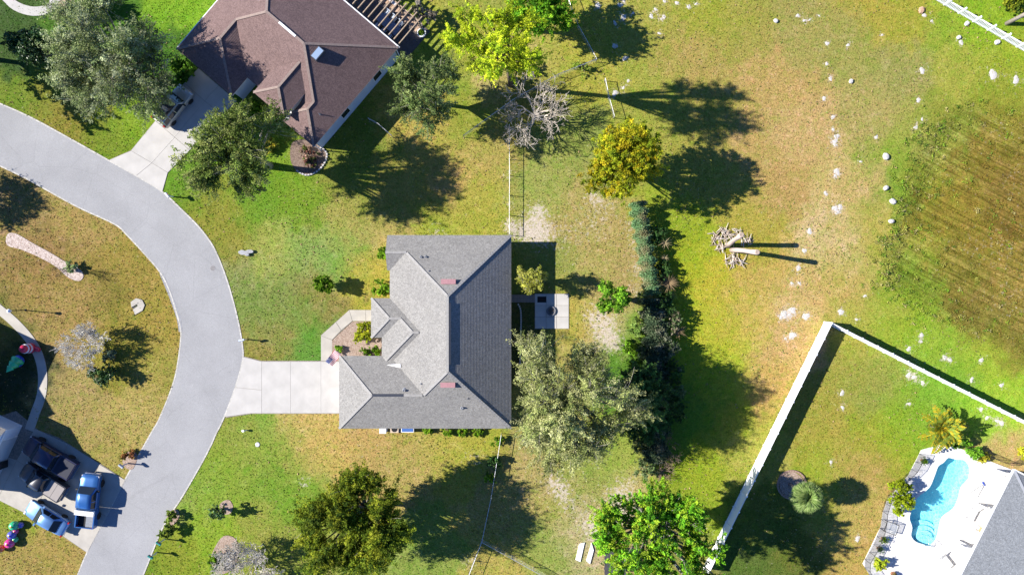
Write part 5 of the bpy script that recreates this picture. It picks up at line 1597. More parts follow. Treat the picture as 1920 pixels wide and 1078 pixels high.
def water_mat():
    m = bpy.data.materials.new('pool_water'); m.use_nodes = True
    t = m.node_tree; b = t.nodes['Principled BSDF']; t.nodes.remove(b)
    tr = t.nodes.new('ShaderNodeBsdfTransparent'); tr.inputs[0].default_value = (.30, .83, .93, 1)
    gl = t.nodes.new('ShaderNodeBsdfGlossy'); gl.inputs['Roughness'].default_value = .06
    fr = t.nodes.new('ShaderNodeValue'); fr.outputs[0].default_value = .05
    tc = t.nodes.new('ShaderNodeTexCoord'); nz = t.nodes.new('ShaderNodeTexNoise'); nz.inputs['Scale'].default_value = 3.2; nz.inputs['Detail'].default_value = 3
    t.links.new(tc.outputs['Object'], nz.inputs['Vector'])
    bp = t.nodes.new('ShaderNodeBump'); bp.inputs['Strength'].default_value = .25; bp.inputs['Distance'].default_value = .05
    t.links.new(nz.outputs[0], bp.inputs['Height']); t.links.new(bp.outputs[0], gl.inputs['Normal'])
    vo = t.nodes.new('ShaderNodeTexVoronoi'); vo.inputs['Scale'].default_value = 3.4; vo.feature = 'DISTANCE_TO_EDGE'
    mp = t.nodes.new('ShaderNodeMix'); mp.data_type = 'VECTOR'; mp.inputs[0].default_value = .12
    t.links.new(tc.outputs['Object'], mp.inputs[4]); t.links.new(nz.outputs['Color'], mp.inputs[5]); t.links.new(mp.outputs[1], vo.inputs['Vector'])
    rg = t.nodes.new('ShaderNodeMapRange'); rg.inputs[1].default_value = 0; rg.inputs[2].default_value = .16; rg.inputs[3].default_value = 1; rg.inputs[4].default_value = 0
    t.links.new(vo.outputs['Distance'], rg.inputs[0])
    mc = t.nodes.new('ShaderNodeMix'); mc.data_type = 'RGBA'; mc.inputs[6].default_value = (.50, .90, .96, 1); mc.inputs[7].default_value = (.80, .99, 1, 1)  # bright caustic net of sunlight painted into the water tint
    t.links.new(rg.outputs[0], mc.inputs[0]); t.links.new(mc.outputs[2], tr.inputs[0])
    mx = t.nodes.new('ShaderNodeMixShader'); t.links.new(fr.outputs[0], mx.inputs[0]); t.links.new(tr.outputs[0], mx.inputs[1]); t.links.new(gl.outputs[0], mx.inputs[2])
    t.links.new(mx.outputs[0], t.nodes['Material Output'].inputs[0])
    return m
mb = MB(); mb.face([(x, y, -.07) for x, y in (PL if sum(PL[i][0] * PL[(i + 1) % n][1] - PL[(i + 1) % n][0] * PL[i][1] for i in range(n)) > 0 else PL[::-1])])
mb.build('water', water_mat(), pool)
for dx in (-.25, .3):
    q = MB(); q.smooth = True; q.tube([(stp.x + dx, stp.y - .45, .05), (stp.x + dx, stp.y - .45, .8), (stp.x + dx, stp.y - .2, .9), (stp.x + dx, stp.y + .35, .5), (stp.x + dx, stp.y + .55, -.3)], .025, 7); q.build('handrail', mat('chrome', (.6, .6, .62)), pool)

# slate strip under the eave of the pool house, laid stone by stone
sl = struct(MB().prism(pts([(1858, 968), (1878, 978), (1815, 1100), (1786, 1100)]), 0, .068).build('slate_terrace', JOINT))
SL = [mat('slate_%d' % i, c, .8, .15, 4, .2) for i, c in enumerate(((.20, .21, .24), (.28, .27, .27), (.33, .26, .21), (.16, .17, .21), (.38, .36, .34)))]
dv = Vector((-.453, -.892)); du = Vector((.892, -.453)); s0 = P(1858, 969)
src = None
for i in range(17):
    for j in range(4):
        a = s0 + Vector((*(dv * (i * .43 + .06 * (j % 2)) + du * (j * .32 + .05)), .068))
        if src is None:
            base_ = MB().box(-.145, .145, -.2, .2, 0, .022); src = [base_.build('tile', m_, sl) for m_ in SL]
            for o in src: o.location = a; o.rotation_euler.z = rotr
            used_t = set()
        k_ = R.randrange(5)
        if k_ not in used_t: o = src[k_]; used_t.add(k_)
        else: o = src[k_].copy(); COL.objects.link(o)
        o.location = a; o.rotation_euler.z = rotr
MB_ = MB().box(-.9, .9, -.28, .28, 0, .5); tag(MB_.build('planter_wall', WHITE, None, P(1806, 1022, 0), rotr), 'white masonry block across the slate terrace by the pool house', 'wall')

# ------------------------------------------------------------------ deck furniture
def lounger(label, px, py, ang):
    t = thing('lounge_chair', label, 'lounge chair', P(px, py) + Vector((0, 0, .06)), ang)
    m_ = mat('white_strap', (.70, .70, .70), .6, .05, 8); f_ = mat('grey_frame', (.25, .25, .26), .4)
    MB().box(-.95, .25, -.30, .30, .30, .36).build('seat', m_, t)
    q = MB(); q.idx([(.25, -.3, .30), (.25, .3, .30), (.85, .3, .72), (.85, -.3, .72), (.25, -.3, .36), (.25, .3, .36), (.82, .3, .77), (.82, -.3, .77)], [(3, 2, 1, 0), (4, 5, 6, 7), (0, 1, 5, 4), (1, 2, 6, 5), (2, 3, 7, 6), (3, 0, 4, 7)]); q.build('backrest', m_, t)
    for s_ in (-1, 1): MB().bar((-.98, s_ * .33, .3), (.3, s_ * .33, .3), .05, .05).build('side_rail', f_, t)
    for x in (-.85, .3):
        for s_ in (-1, 1): MB().bar((x, s_ * .31, 0), (x, s_ * .31, .3), .05, .05, (1, 0, 0)).build('leg', f_, t)
lounger('white lounge chair between the pool and the pool house eave', 1822, 958, math.radians(62))
lounger('white lounge chair at the foot of the pool by the steps', 1768, 1046, math.radians(128))
def table(label, px, py, w_, l_, h_, top_m, leg_m, rz=rotr, frame=False):
    t = thing('patio_table', label, 'table', P(px, py) + Vector((0, 0, .06)), rz)
    if frame:
        for a, b in (((-w_ / 2, -l_ / 2), (w_ / 2, -l_ / 2)), ((w_ / 2, -l_ / 2), (w_ / 2, l_ / 2)), ((w_ / 2, l_ / 2), (-w_ / 2, l_ / 2)), ((-w_ / 2, l_ / 2), (-w_ / 2, -l_ / 2))):
            MB().bar((*a, h_), (*b, h_), .05, .04).build('frame_bar', leg_m, t)
        MB().box(-w_ / 2 + .03, w_ / 2 - .03, -l_ / 2 + .03, l_ / 2 - .03, h_ - .01, h_ + .005).build('table_top', top_m, t)
    else: MB().box(-w_ / 2, w_ / 2, -l_ / 2, l_ / 2, h_ - .04, h_).build('table_top', top_m, t)
    for sx in (-1, 1):
        for sy in (-1, 1): MB().bar((sx * (w_ / 2 - .06), sy * (l_ / 2 - .06), 0), (sx * (w_ / 2 - .06), sy * (l_ / 2 - .06), h_ - .03), .05, .05, (1, 0, 0)).build('leg', leg_m, t)
table('white square patio table nearest the upper pool house corner', 1880, 900, .8, .8, .7, WHITE, WHITE)
table('white square patio table beside the upper lounge chair', 1852, 953, .7, .7, .6, WHITE, WHITE)
def glassy():
    m = bpy.data.materials.new('clear_table_glass'); m.use_nodes = True
    t = m.node_tree; b = t.nodes['Principled BSDF']; b.inputs['Base Color'].default_value = (.5, .52, .52, 1); b.inputs['Roughness'].default_value = .05
    tr = t.nodes.new('ShaderNodeBsdfTransparent'); mx = t.nodes.new('ShaderNodeMixShader'); mx.inputs[0].default_value = .25
    t.links.new(tr.outputs[0], mx.inputs[1]); t.links.new(b.outputs[0], mx.inputs[2]); t.links.new(mx.outputs[0], t.nodes['Material Output'].inputs[0]); return m
table('black framed glass table beside the pool fence', 1664, 985, 1.1, 1.3, .72, glassy(), BLACK, math.radians(70), True)
def chair(label, px, py, rz, m_, z0=.06, group=None, h=.45):
    t = thing('patio_chair', label, 'chair', P(px, py) + Vector((0, 0, z0)), rz, group)
    MB().box(-.26, .26, -.26, .26, h - .05, h).build('seat', m_, t)
    MB().box(-.28, -.22, -.26, .26, h, h + .5).build('backrest', m_, t)
    for s_ in (-1, 1):
        MB().bar((-.22, s_ * .28, h + .2), (.24, s_ * .28, h + .2), .05, .04).build('armrest', TRIM, t)
        for x in (-.23, .23): MB().bar((x, s_ * .24, 0), (x, s_ * .24, h - .05), .04, .04, (1, 0, 0)).build('leg', TRIM, t)
    return t
chair('tan cushioned chair on the slate terrace by the pool house', 1834, 990, 2.6, mat('tan_cushion', (.52, .34, .19), .8, .1, 6), .09)
pb = thing('pool_brush', 'pool brush with long pole and blue head lying on the deck', 'pool brush', P(1843, 906) + Vector((0, 0, .06)))
MB().box(-.2, .2, -.07, .07, 0, .1).build('brush_head', mat('blue_plastic', (.02, .06, .40), .4), pb, None, -1.0)
MB().bar((0, 0, .1), (-1.75, -1.15, .03), .03, .03).build('pole', STEEL, pb)
MB().bar((.05, 0, .1), (-.6, -1.4, .03), .03, .03).build('pole', STEEL, pb)
def pot(label, px, py, r_, cols, seed, leaf_r=.3):
    t = thing('potted_plant', label, 'potted plant', P(px, py) + Vector((0, 0, .06)))
    MB().lathe([(r_ * .7, 0), (r_, .3), (r_ * 1.1, .3), (r_ * 1.1, .35), (r_ * .9, .35), (r_ * .85, .3), (0, .3)], 14).build('pot', mat('terracotta', (.33, .16, .09), .8, .15, 5), t)
    rng = np.random.default_rng(seed); C = rng.normal(size=(160, 3)) * leaf_r * .5 + np.array([0, 0, .5]); C[:, 2] = np.maximum(C[:, 2], .34)
    mesh_quads('foliage', leaf_quads(C, unit(C - np.array([0, 0, .4])), .10, rng), pal(cols, rng, 160), LEAF, t)
pot('small potted plant near the upper left corner of the pool deck', 1727, 862, .2, G_SHRUB, 201)
pot('upper of two small potted plants by the lower pool fence', 1653, 1008, .2, G_SHRUB, 202)
pot('lower of two small potted plants by the lower pool fence', 1645, 1026, .2, [(.06, .11, .05)], 203)
pot('tan pot with little foliage at the bottom edge of the pool deck', 1672, 1074, .28, [(.2, .16, .05)], 204, .15)

# round brick ring of the fan palm
rb = thing('brick_ring', 'round brick edging of the silvery palm bed', 'edging', P(1484, 908))
src = None
for i in range(34):
    a = math.radians(i * 360 / 34)
    if src is None: src = MB().box(-.09, .09, -.15, .15, 0, .16).build('brick', mat('ring_brick', (.30, .20, .15), .9, .3, 6, .4), rb); o = src
    else: o = src.copy(); COL.objects.link(o)
    o.location = (1.45 * math.cos(a), 1.45 * math.sin(a), 0); o.rotation_euler.z = a

# ------------------------------------------------------------------ pergola and terrace of the brown house
def bp_(s_, t_):      # plan position from house pixels: along the eave, away from the house
    return Vector((c0.x + ax.x * s_ * u - bx.x * t_ * u, c0.y + ax.y * s_ * u - bx.y * t_ * u, 0))
pg = thing('pergola', 'weathered wooden pergola with open beams against the brown roof', 'pergola', bp_(0, 0), rot)
bsrc = None
for i in range(16):
    x = -6 * u - i * 12.2 * u
    if bsrc is None: bsrc = MB().box(-.045, .045, .16, 3.95, 2.62, 2.80).build('beam', WOOD, pg); o = bsrc
    else: o = bsrc.copy(); COL.objects.link(o)
    o.location = (x, 0, 0)
MB().box(-196 * u, 2 * u, 3.35, 3.45, 2.44, 2.615).build('header', WOOD, pg)
for i in range(5):
    MB().box(-.07, .07, -.07, .07, 0, 2.44).build('post', WOOD, pg, (-6 * u - i * 47 * u, 3.40, 0))
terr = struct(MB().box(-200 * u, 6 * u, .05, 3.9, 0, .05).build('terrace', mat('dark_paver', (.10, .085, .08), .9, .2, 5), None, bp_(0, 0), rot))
# deck boards catching the sun at the outer edge
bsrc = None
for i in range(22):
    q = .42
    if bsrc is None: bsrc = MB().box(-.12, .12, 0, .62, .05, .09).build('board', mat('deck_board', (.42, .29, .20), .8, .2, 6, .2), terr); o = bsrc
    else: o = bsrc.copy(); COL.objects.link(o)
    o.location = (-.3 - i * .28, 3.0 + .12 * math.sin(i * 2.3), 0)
tb = bp_(-58, 28)
t = thing('dining_table', 'dark blue outdoor dining table under the pergola', 'table', (tb.x, tb.y, .05), rot)
BLUE = mat('blue_grey_top', (.14, .18, .26), .5, .05, 4)
MB().box(-1.35, 1.35, -.5, .5, .70, .75).build('table_top', BLUE, t)
for sx in (-1.2, 1.2):
    for sy in (-.4, .4): MB().box(sx - .04, sx + .04, sy - .04, sy + .04, 0, .70).build('leg', BLUE, t)
for i in range(6):
    pq = bp_(-58 + (i % 3 - 1) * 15, 28 + (1 if i < 3 else -1) * 15)
    px_, py_ = 960 + pq.x * S, 539 - pq.y * S
    chair(('first', 'middle', 'last')[i % 3] + ' pale blue-grey chair from the left on the ' + ('outer' if i < 3 else 'house') + ' side of the pergola table', px_, py_, rot + (-math.pi / 2 if i < 3 else math.pi / 2), mat('pale_chair', (.45, .50, .58), .6), .05, 'chairs at the pergola table')
pl = thing('planter_ring', 'white ring planter with green plant at the end of the pergola', 'planter', P(791, 64))
MB().lathe([(.42, 0), (.47, .4), (.36, .4), (.34, .2), (0, .2)], 18).build('ring', WHITE, pl)
rng = np.random.default_rng(77); C = rng.normal(size=(160, 3)) * .15 + np.array([0, 0, .4]); C[:, 2] = np.maximum(C[:, 2], .22)
mesh_quads('foliage', leaf_quads(C, unit(C), .09, rng), pal(G_SHRUB, rng, 160), LEAF, pl)
bnch = thing('garden_bench', 'pale wooden bench along the outer edge of the pergola terrace', 'bench', bp_(-92, 66), rot)
MB().box(-1.1, 1.1, -.2, .2, .38, .44).build('seat', mat('pale_wood', (.52, .48, .45), .8, .1, 5), bnch)
for x in (-.95, .95): MB().box(x - .05, x + .05, -.17, .17, 0, .38).build('leg', WOOD, bnch)

# garden bed with stone border below the brown house corner
bedp = smooth_loop(pts([(548, 268), (575, 262), (600, 274), (614, 286), (610, 305), (594, 322), (572, 329), (556, 320), (545, 300)]), 3)
bed(bedp, .05, mat('dark_mulch', (.10, .065, .05), .95, .5, 8, .6, col2=(.26, .19, .15)), 'mulch_bed')
bd = thing('stone_border', 'pale stone border round the bed at the brown house corner', 'edging', (0, 0, 0))
bd.location = P(600, 320)
Lb = resample(smooth_line(pts([(600, 276), (613, 287), (610, 304), (596, 321), (575, 329), (556, 320)]), 5), 19)
src = None
for i in range(18):
    a, b = Vector((*Lb[i], 0)), Vector((*Lb[i + 1], 0))
    if src is None: src = MB().box(-.11, .11, -.08, .08, 0, .16).build('stone', mat('pale_edging', (.45, .43, .42), .85, .15, 5), bd); o = src
    else: o = src.copy(); COL.objects.link(o)
    o.location = (a + b) / 2 - bd.location; o.rotation_euler.z = math.atan2(b.y - a.y, b.x - a.x)
shrub('low reddish bedding plants inside the stone border', 578, 296, 1.2, .6, [(.16, .07, .05), (.10, .12, .03), (.22, .14, .10)], name='bedding_plant', cat='plant', seed=91, dens=240)

# ------------------------------------------------------------------ beds near the road and the house
bed(smooth_loop(pts([(14, 440), (30, 438), (60, 455), (95, 474), (125, 492), (150, 505), (157, 518), (148, 527), (128, 520), (105, 500), (75, 483), (40, 468), (14, 460)]), 3), .05, mat('pale_mulch', (.30, .22, .18), .95, .4, 7, .8, col2=(.55, .47, .42), fine=14), 'mulch_bed')
bed(pts([(623, 678), (623, 638), (661, 603), (698, 603), (698, 634), (718, 634), (718, 668), (640, 668), (636, 677)]), .05, MULCH, 'mulch_bed')
bed(smooth_loop(pts([(230, 865), (238, 848), (250, 845), (258, 856), (250, 878), (238, 878)]), 3), .05, MULCH, 'mulch_bed')
bed(smooth_loop(pts([(405, 1022), (420, 1004), (440, 1008), (448, 1030), (440, 1060), (420, 1075), (400, 1065), (396, 1045)]), 3), .05, MULCH, 'mulch_bed')
bed(smooth_loop(pts([(412, 945), (428, 936), (437, 948), (432, 962), (418, 962)]), 3), .04, MULCH, 'mulch_bed')
bed(smooth_loop(pts([(318, 958), (333, 955), (336, 970), (322, 985), (312, 975)]), 3), .04, MULCH, 'mulch_bed')
bed(smooth_loop(pts([(1462, 890), (1484, 883), (1504, 896), (1506, 918), (1490, 932), (1466, 926)]), 3), .03, MULCH, 'mulch_bed')

# ------------------------------------------------------------------ patio behind the grey house
pat = struct(MB().prism(pts([(1002.5, 550.5), (1067, 550.5), (1067, 616.5), (1002.5, 616.5)]), 0, .03).build('patio', JOINT))
xs3 = (1003, 1024, 1043.5, 1066.5); ys3 = (551, 572.6, 594, 616)
slab_set(pat, [pts([(xs3[i], ys3[j]), (xs3[i + 1], ys3[j]), (xs3[i + 1], ys3[j + 1]), (xs3[i], ys3[j + 1])]) for i in range(3) for j in range(3)], .06, CONC, .025)
brk = struct(MB().prism(pts([(950, 552.5), (1002.3, 552.5), (1002.3, 567), (950, 567)]), 0, .03).build('paver_path', JOINT))
src = None
for i in range(9):
    for j in range(3):
        if src is None: src = MB().box(-.155, .155, -.125, .125, .03, .055).build('paver', mat('path_paver', (.22, .19, .17), .9, .2, 5), brk); o = src
        else: o = src.copy(); COL.objects.link(o)
        p_ = P(954 + i * 5.9 - (0 if j % 2 else 0), 555 + j * 4.75); o.location = (p_.x, p_.y, 0)
tag(MB().box(-.47, .47, -.31, .31, .062, .075).build('door_mat', mat('black_mat', (.012, .012, .014), .9, .2, 12), None, P(1016, 561.5)), 'black rectangular mat on the concrete patio', 'mat')
fp = thing('fire_pit', 'low round grey fire pit on the shaded patio slab', 'fire pit', P(1033, 583) + Vector((0, 0, .06)))
MB().lathe([(.46, 0), (.50, .16), (.40, .17), (.38, .05), (0, .04)], 20).build('bowl', mat('grey_steel', (.17, .17, .18), .7, .3, 8), fp)
for i in range(3): MB().bar((.3 * math.cos(i * 2.1), .3 * math.sin(i * 2.1), .08), (.3 * math.cos(i * 2.1 + 3), .3 * math.sin(i * 2.1 + 3), .10), .07, .07).build('log', BARK, fp)
Lb = resample(smooth_line(pts([(972, 571), (976, 580), (977, 600), (976, 640), (975, 690)]), 5), 30)
eb = thing('stone_edging', 'line of pale edging stones in the shade behind the grey-roofed house', 'edging', P(976, 620))
src = None
for i in range(29):
    p_ = Vector((*Lb[i], 0)) - eb.location
    if src is None: src = MB().box(-.07, .07, -.1, .1, 0, .12).build('stone', mat('pale_edging', (.45, .43, .42)), eb); o = src
    else: o = src.copy(); COL.objects.link(o)
    o.location = p_; o.rotation_euler.z = R.uniform(-.2, .2)

# things standing along the south wall, half hidden by the eave
t = thing('trash_bin', 'white wheeled bin peeping out under the south eave', 'bin', P(721, 802))
MB().box(-.32, .32, -.34, .30, .05, .95).build('body', WHITE, t); MB().box(-.35, .35, -.37, .33, .95, 1.02).build('lid', mat('pale_lid', (.7, .7, .72), .4), t)
for x in (-.28, .28): MB().lathe([(0, -.04), (.12, -.04), (.12, .04), (0, .04)], 12, M=Matrix.Translation((x, .28, .12)) @ Matrix.Rotation(math.pi / 2, 4, 'Y')).build('wheel', TYRE, t)
t = thing('air_conditioner', 'tan box-shaped cooling unit under the south eave', 'air conditioner', P(742, 801))
MB().box(-.42, .42, -.38, .38, .05, .85).build('casing', mat('tan_casing', (.50, .40, .31), .5), t)
MB().lathe([(.3, .85), (.3, .88), (0, .88)], 18).build('fan_grille', BLACK, t)
MB().box(-.5, .5, -.45, .45, 0, .05).build('pad', CONC2, t)
t = thing('garden_cart', 'white and blue cart under the south eave', 'cart', P(766, 802))
MB().box(-.65, .65, -.3, .28, .35, .75).build('tub', WHITE, t); MB().box(-.58, .58, -.24, .22, .752, .77).build('load', mat('blue_tarp', (.05, .12, .35), .6), t)
for x in (-.45, .45): MB().lathe([(0, -.05), (.2, -.05), (.2, .05), (0, .05)], 14, M=Matrix.Translation((x, -.3, .2)) @ Matrix.Rotation(math.pi / 2, 4, 'X')).build('wheel', TYRE, t)

# flag on a short staff at the garage corner
fl = thing('flag', 'stars and stripes flag hanging from a slanted staff at the garage corner', 'flag', P(634, 668))
fl.location.z = 0
st0 = Vector((.0, -.15, 2.0)); st1 = Vector((-.05, .35, 2.9))
MB().bar((.32, -.35, 1.6), (-.35, .0, 2.75), .035, .035).build('staff', WHITE, fl)
RED = mat('flag_red', (.45, .03, .05), .8); FW = mat('flag_white', (.75, .75, .75), .8); FB = mat('flag_blue', (.02, .04, .20), .8)
mb = MB()
e_s = Vector((.62, .80, -.05)); e_d = Vector((.74, -.56, -.28))   # along the fly, down the hoist
o_ = Vector((-.62, -.26, 2.55))
NS = 13
for i in range(NS):
    for j in range(10):
        mb.cur = 2 if (i < 7 and j < 4) else (0 if i % 2 == 0 else 1)
        def q(ii, jj):
            f, h_ = jj / 10, ii / NS
            return o_ + e_s * (f * 1.45) + e_d * (h_ * .85) + Vector((0, 0, .06 * math.sin(f * 7 + h_ * 2)))
        mb.face([q(i, j), q(i, j + 1), q(i + 1, j + 1), q(i + 1, j)])
cloth = mb.build('cloth', [RED, FW, FB], fl)
mb = MB()
for r_ in range(5):
    for c_ in range(6):
        f, h_ = .03 + c_ * .062, (.6 + r_ * 1.35) / NS
        p_ = o_ + e_s * (f * 1.45) + e_d * (h_ * .85) + Vector((0, 0, .06 * math.sin(f * 7 + h_ * 2) + .008))
        st5 = []
        for k_ in range(10):
            a = math.pi * k_ / 5; rr_ = .03 if k_ % 2 == 0 else .013
            st5.append(p_ + e_s * math.cos(a) * rr_ + e_d * math.sin(a) * rr_)
        mb.face(st5)
mb.build('stars', FW, cloth)

# ------------------------------------------------------------------ mailboxes, lamp post, small utilities
def mailbox(label, px, py, m_, rz=0, h=1.15):
    t = thing('mailbox', label, 'mailbox', P(px, py), rz)
    MB().box(-.05, .05, -.05, .05, 0, h - .02).build('post', mat('post_white', (.6, .6, .6), .6), t)
    q = MB(); n_ = 8
    prof = [(-.11, 0), (.11, 0), (.11, .14)] + [(.11 * math.cos(a), .14 + .11 * math.sin(a)) for a in [math.pi * i / n_ for i in range(1, n_)]] + [(-.11, .14)]
    A = [(-.28, y, h + z) for y, z in prof]; B = [(.28, y, h + z) for y, z in prof]; nn = len(prof)
    q.idx(A + B, [tuple(range(nn)), tuple(range(2 * nn - 1, nn - 1, -1))] + [(i, i + nn, (i + 1) % nn + nn, (i + 1) % nn) for i in range(nn)])
    q.build('box', m_, t)
    MB().box(-.281, -.27, -.09, .09, h + .02, h + .2).build('door', TRIM, t)
    MB().box(-.1, .06, .112, .125, h + .12, h + .2).build('signal_flag', RED, t)
    MB().bar((-.2, 0, h - .03), (.2, 0, h - .03), .12, .04).build('shelf', WOOD, t)
mailbox('white mailbox at the road beside the brown house driveway', 325, 369, WHITE, -.9)
mailbox('pale mailbox at the road edge of the front lawn above the white driveway', 462, 636, mat('pale_blue_box', (.5, .56, .62), .4), .2)
mailbox('grey mailbox in the small mulch bed by the lower-left driveway', 240, 868, mat('grey_box', (.4, .43, .46), .4), 2.5)
TEAL = mat('teal_box', (.03, .22, .19), .4)
mailbox('teal mailbox nearest the green shrubs at the road edge', 309, 1010, TEAL, -.55)
mailbox('teal mailbox lower at the road edge, second below the green shrubs', 294, 1035, TEAL, -.55)
t = thing('lamp_post', 'slim white lamp post on the tan lawn by the curved walkway', 'lamp post', P(48, 581.5))
MB().tube([(0, 0, 0), (0, 0, 2.1)], [.05, .04], 8).build('post', BLACK, t)
MB().lathe([(.05, 0), (.14, .05), (.17, .3), (.2, .32), (.02, .48), (0, .48)], 8, (0, 0, 2.1)).build('lantern', WHITE, t)
MB().lathe([(.12, 0), (.12, .04), (.05, .08)], 8).build('base', BLACK, t)
t = thing('water_meter', 'small white pipe meter on the grass below the driveway', 'meter', P(459, 806))
MB().tube([(-.2, 0, 0), (-.2, 0, .35), (.2, 0, .35), (.2, 0, 0)], .05, 7).build('pipe', WHITE, t); MB().lathe([(.1, .3), (.13, .36), (.13, .5), (0, .52)], 10).build('gauge', WHITE, t)
tag(MB().lathe([(.24, 0), (.24, .05), (.18, .07), (.1, .06), (0, .06)], 18, P(483, 833)).build('utility_cap', mat('grey_cap2', (.5, .5, .52), .5)), 'round grey utility cap set in the grass below the driveway', 'utility cap')
t = thing('rubble', 'flat grey concrete chunks by the road at the upper end of the front lawn', 'rubble', P(463, 474))
for i, (x, y, a_, b_) in enumerate(((-.4, 0, .5, .28), (.35, .12, .45, .22), (.1, -.2, .25, .18))):
    MB().prism([(x + a_ * math.cos(k_) * R.uniform(.8, 1.1), y + b_ * math.sin(k_) * R.uniform(.8, 1.1)) for k_ in [i2 * .9 for i2 in range(7)]], 0, .22 + .05 * i).build('chunk', mat('rubble_grey', (.33, .33, .34), .9, .2, 5, .5), t)
t = thing('trash_bin', 'dark bin cut off by the left edge beside the parked pickups', 'bin', P(10, 868))
MB().box(-.35, .35, -.35, .35, .1, 1.05).build('body', mat('dark_bin', (.02, .022, .02), .6), t); MB().box(-.38, .38, -.38, .38, 1.05, 1.12).build('lid', TRIM, t)
MB().box(-.3, .3, -.3, .3, .05, .1).build('base', TRIM, t)

# ------------------------------------------------------------------ inflatable yard ornaments
def ball(label, px, py, r_, m_):
    t = thing('ornament_ball', label, 'inflatable ball', P(px, py, r_))
    t.location.z = 0
    q = MB(); q.smooth = True
    q.lathe([(r_ * math.sin(a), r_ - r_ * math.cos(a)) for a in [math.pi * i / 14 for i in range(1, 14)]], 22); q.build('skin', m_, t)
    MB().lathe([(r_ * .22, r_ * 1.92), (r_ * .2, r_ * 2.1), (0, r_ * 2.12)], 12).build('cap', mat('gold_cap', (.45, .33, .06), .35, metal=.6), t)
    q = MB()
    for k_ in range(6):
        q.tube([(r_ * 1.004 * math.sin(a) * math.cos(k_ * 1.047), r_ * 1.004 * math.sin(a) * math.sin(k_ * 1.047), r_ - r_ * 1.004 * math.cos(a)) for a in [math.pi * i / 10 for i in range(2, 9)]], .014, 4)
    q.build('seam', mat('pale_seam', (.6, .6, .6), .6), t)
GREENB = mat('green_vinyl', (.03, .45, .20), .3, spec=.6); PURP = mat('purple_vinyl', (.10, .10, .50), .3, spec=.6); PINKB = mat('pink_vinyl', (.70, .04, .25), .3, spec=.6)
for lb, x, y, r_, m_ in (('large green inflatable ball at the top of the ball cluster', 26.5, 985, .47, GREENB), ('small purple inflatable ball beside the large green ball', 38.5, 984, .30, PURP), ('small pink inflatable ball in the middle of the cluster', 29.5, 995.5, .27, PINKB),
        ('large purple inflatable ball in the middle of the cluster', 22, 1002.5, .42, PURP), ('small green inflatable ball above the large pink ball', 28.5, 1011, .29, GREENB), ('large pink inflatable ball at the bottom of the cluster', 18, 1018, .47, PINKB)):
    ball(lb, x, y, r_, m_)
ball('orange inflatable ball at the left edge below the pink ball', 1, 1028, .4, mat('orange_vinyl', (.60, .12, .02), .3, spec=.6))
t = thing('inflatable_tree', 'green cone tree inflatable with blue base in the house shade', 'inflatable', P(44, 670))
M_ = Matrix.Rotation(math.radians(-55), 4, 'Y') @ Matrix.Rotation(.5, 4, 'X')
q = MB(); q.smooth = True
q.lathe([(0, .15), (.62, .2), (.66, .35), (.42, .72), (.52, .76), (.5, .85), (.28, 1.2), (.36, 1.25), (.33, 1.32), (.0, 1.85)], 16, M=Matrix.Translation((.0, 0, .5)) @ Matrix.Rotation(.9, 4, 'X') @ Matrix.Rotation(-.35, 4, 'Y')); q.build('cone', GREENB, t)
q = MB(); q.smooth = True; q.lathe([(0, 0), (.5, .03), (.62, .3), (.5, .62), (0, .7)], 16, (-.35, -.35, 0)); q.build('base', mat('blue_vinyl', (.05, .12, .60), .3, spec=.6), t)
t = thing('inflatable_column', 'red and white banded inflatable beside the curved walkway in shade', 'inflatable', P(61, 652))
REDV = mat('red_vinyl', (.50, .015, .06), .3, spec=.6)
prof = [(0, 0), (.42, .05), (.55, .3), (.5, .55)]
q = MB(); q.smooth = True; q.lathe(prof + [(.42, .62)], 16); q.build('lower_bulb', REDV, t)
q = MB(); q.smooth = True; q.lathe([(.42, .6), (.52, .68), (.42, .76)], 16); q.build('band', WHITE, t)
q = MB(); q.smooth = True; q.lathe([(.42, .75), (.5, .9), (.42, 1.05)], 16); q.build('middle_bulb', REDV, t)
q = MB(); q.smooth = True; q.lathe([(.42, 1.04), (.5, 1.12), (.4, 1.2)], 16); q.build('band', WHITE, t)
q = MB(); q.smooth = True; q.lathe([(.4, 1.2), (.42, 1.35), (.3, 1.6), (0, 1.7)], 16); q.build('top_bulb', REDV, t)
for s_ in (-1, 1):
    q = MB(); q.smooth = True; q.tube([(s_ * .3, 0, .25), (s_ * .75, -.15, .3), (s_ * .95, -.2, .35)], [.24, .26, .18], 10); q.build('side_bulb', REDV, t)

# ------------------------------------------------------------------ dead palm trunks and debris
def trunk(label, base_, top_, h, r_=.24):
    b = P(*base_); tp = P(*top_, h)
    t = thing('dead_palm_trunk', label, 'tree trunk', b)
    d = tp - b
    q = MB(); q.smooth = True
    q.tube([(0, 0, -.1), tuple(d * .25 + Vector((.02, .05, 0))), tuple(d * .5 + Vector((0, .06, 0))), tuple(d * .75), tuple(d)], [r_ * 1.15, r_, r_ * .95, r_ * .95, r_ * 1.08], 12)
    q.build('stem', mat('bleached_trunk', (.46, .37, .33), .9, .2, 9, .6), t)
    MB().lathe([(r_ * .9, 0), (r_ * 1.05, .04), (r_ * .8, .07), (0, .05)], 12, tuple(d)).build('cut_top', mat('cut_wood', (.36, .28, .22), .9, .2, 8), t)
trunk('upper of two tall headless palm trunks on the tan field', (1364, 461), (1390.5, 440), 5.0)
trunk('lower of two tall headless palm trunks on the tan field', (1372, 469), (1420, 473), 5.4)
rr = random.Random(9)
dm_ = thing('debris_pile', 'pile of dead palm fronds round the foot of the headless trunks', 'debris', P(1372, 465))
DB = [mat('debris_%d' % i, c, .9, .3, 5) for i, c in enumerate(((.42, .35, .29), (.30, .23, .17), (.50, .44, .38)))]
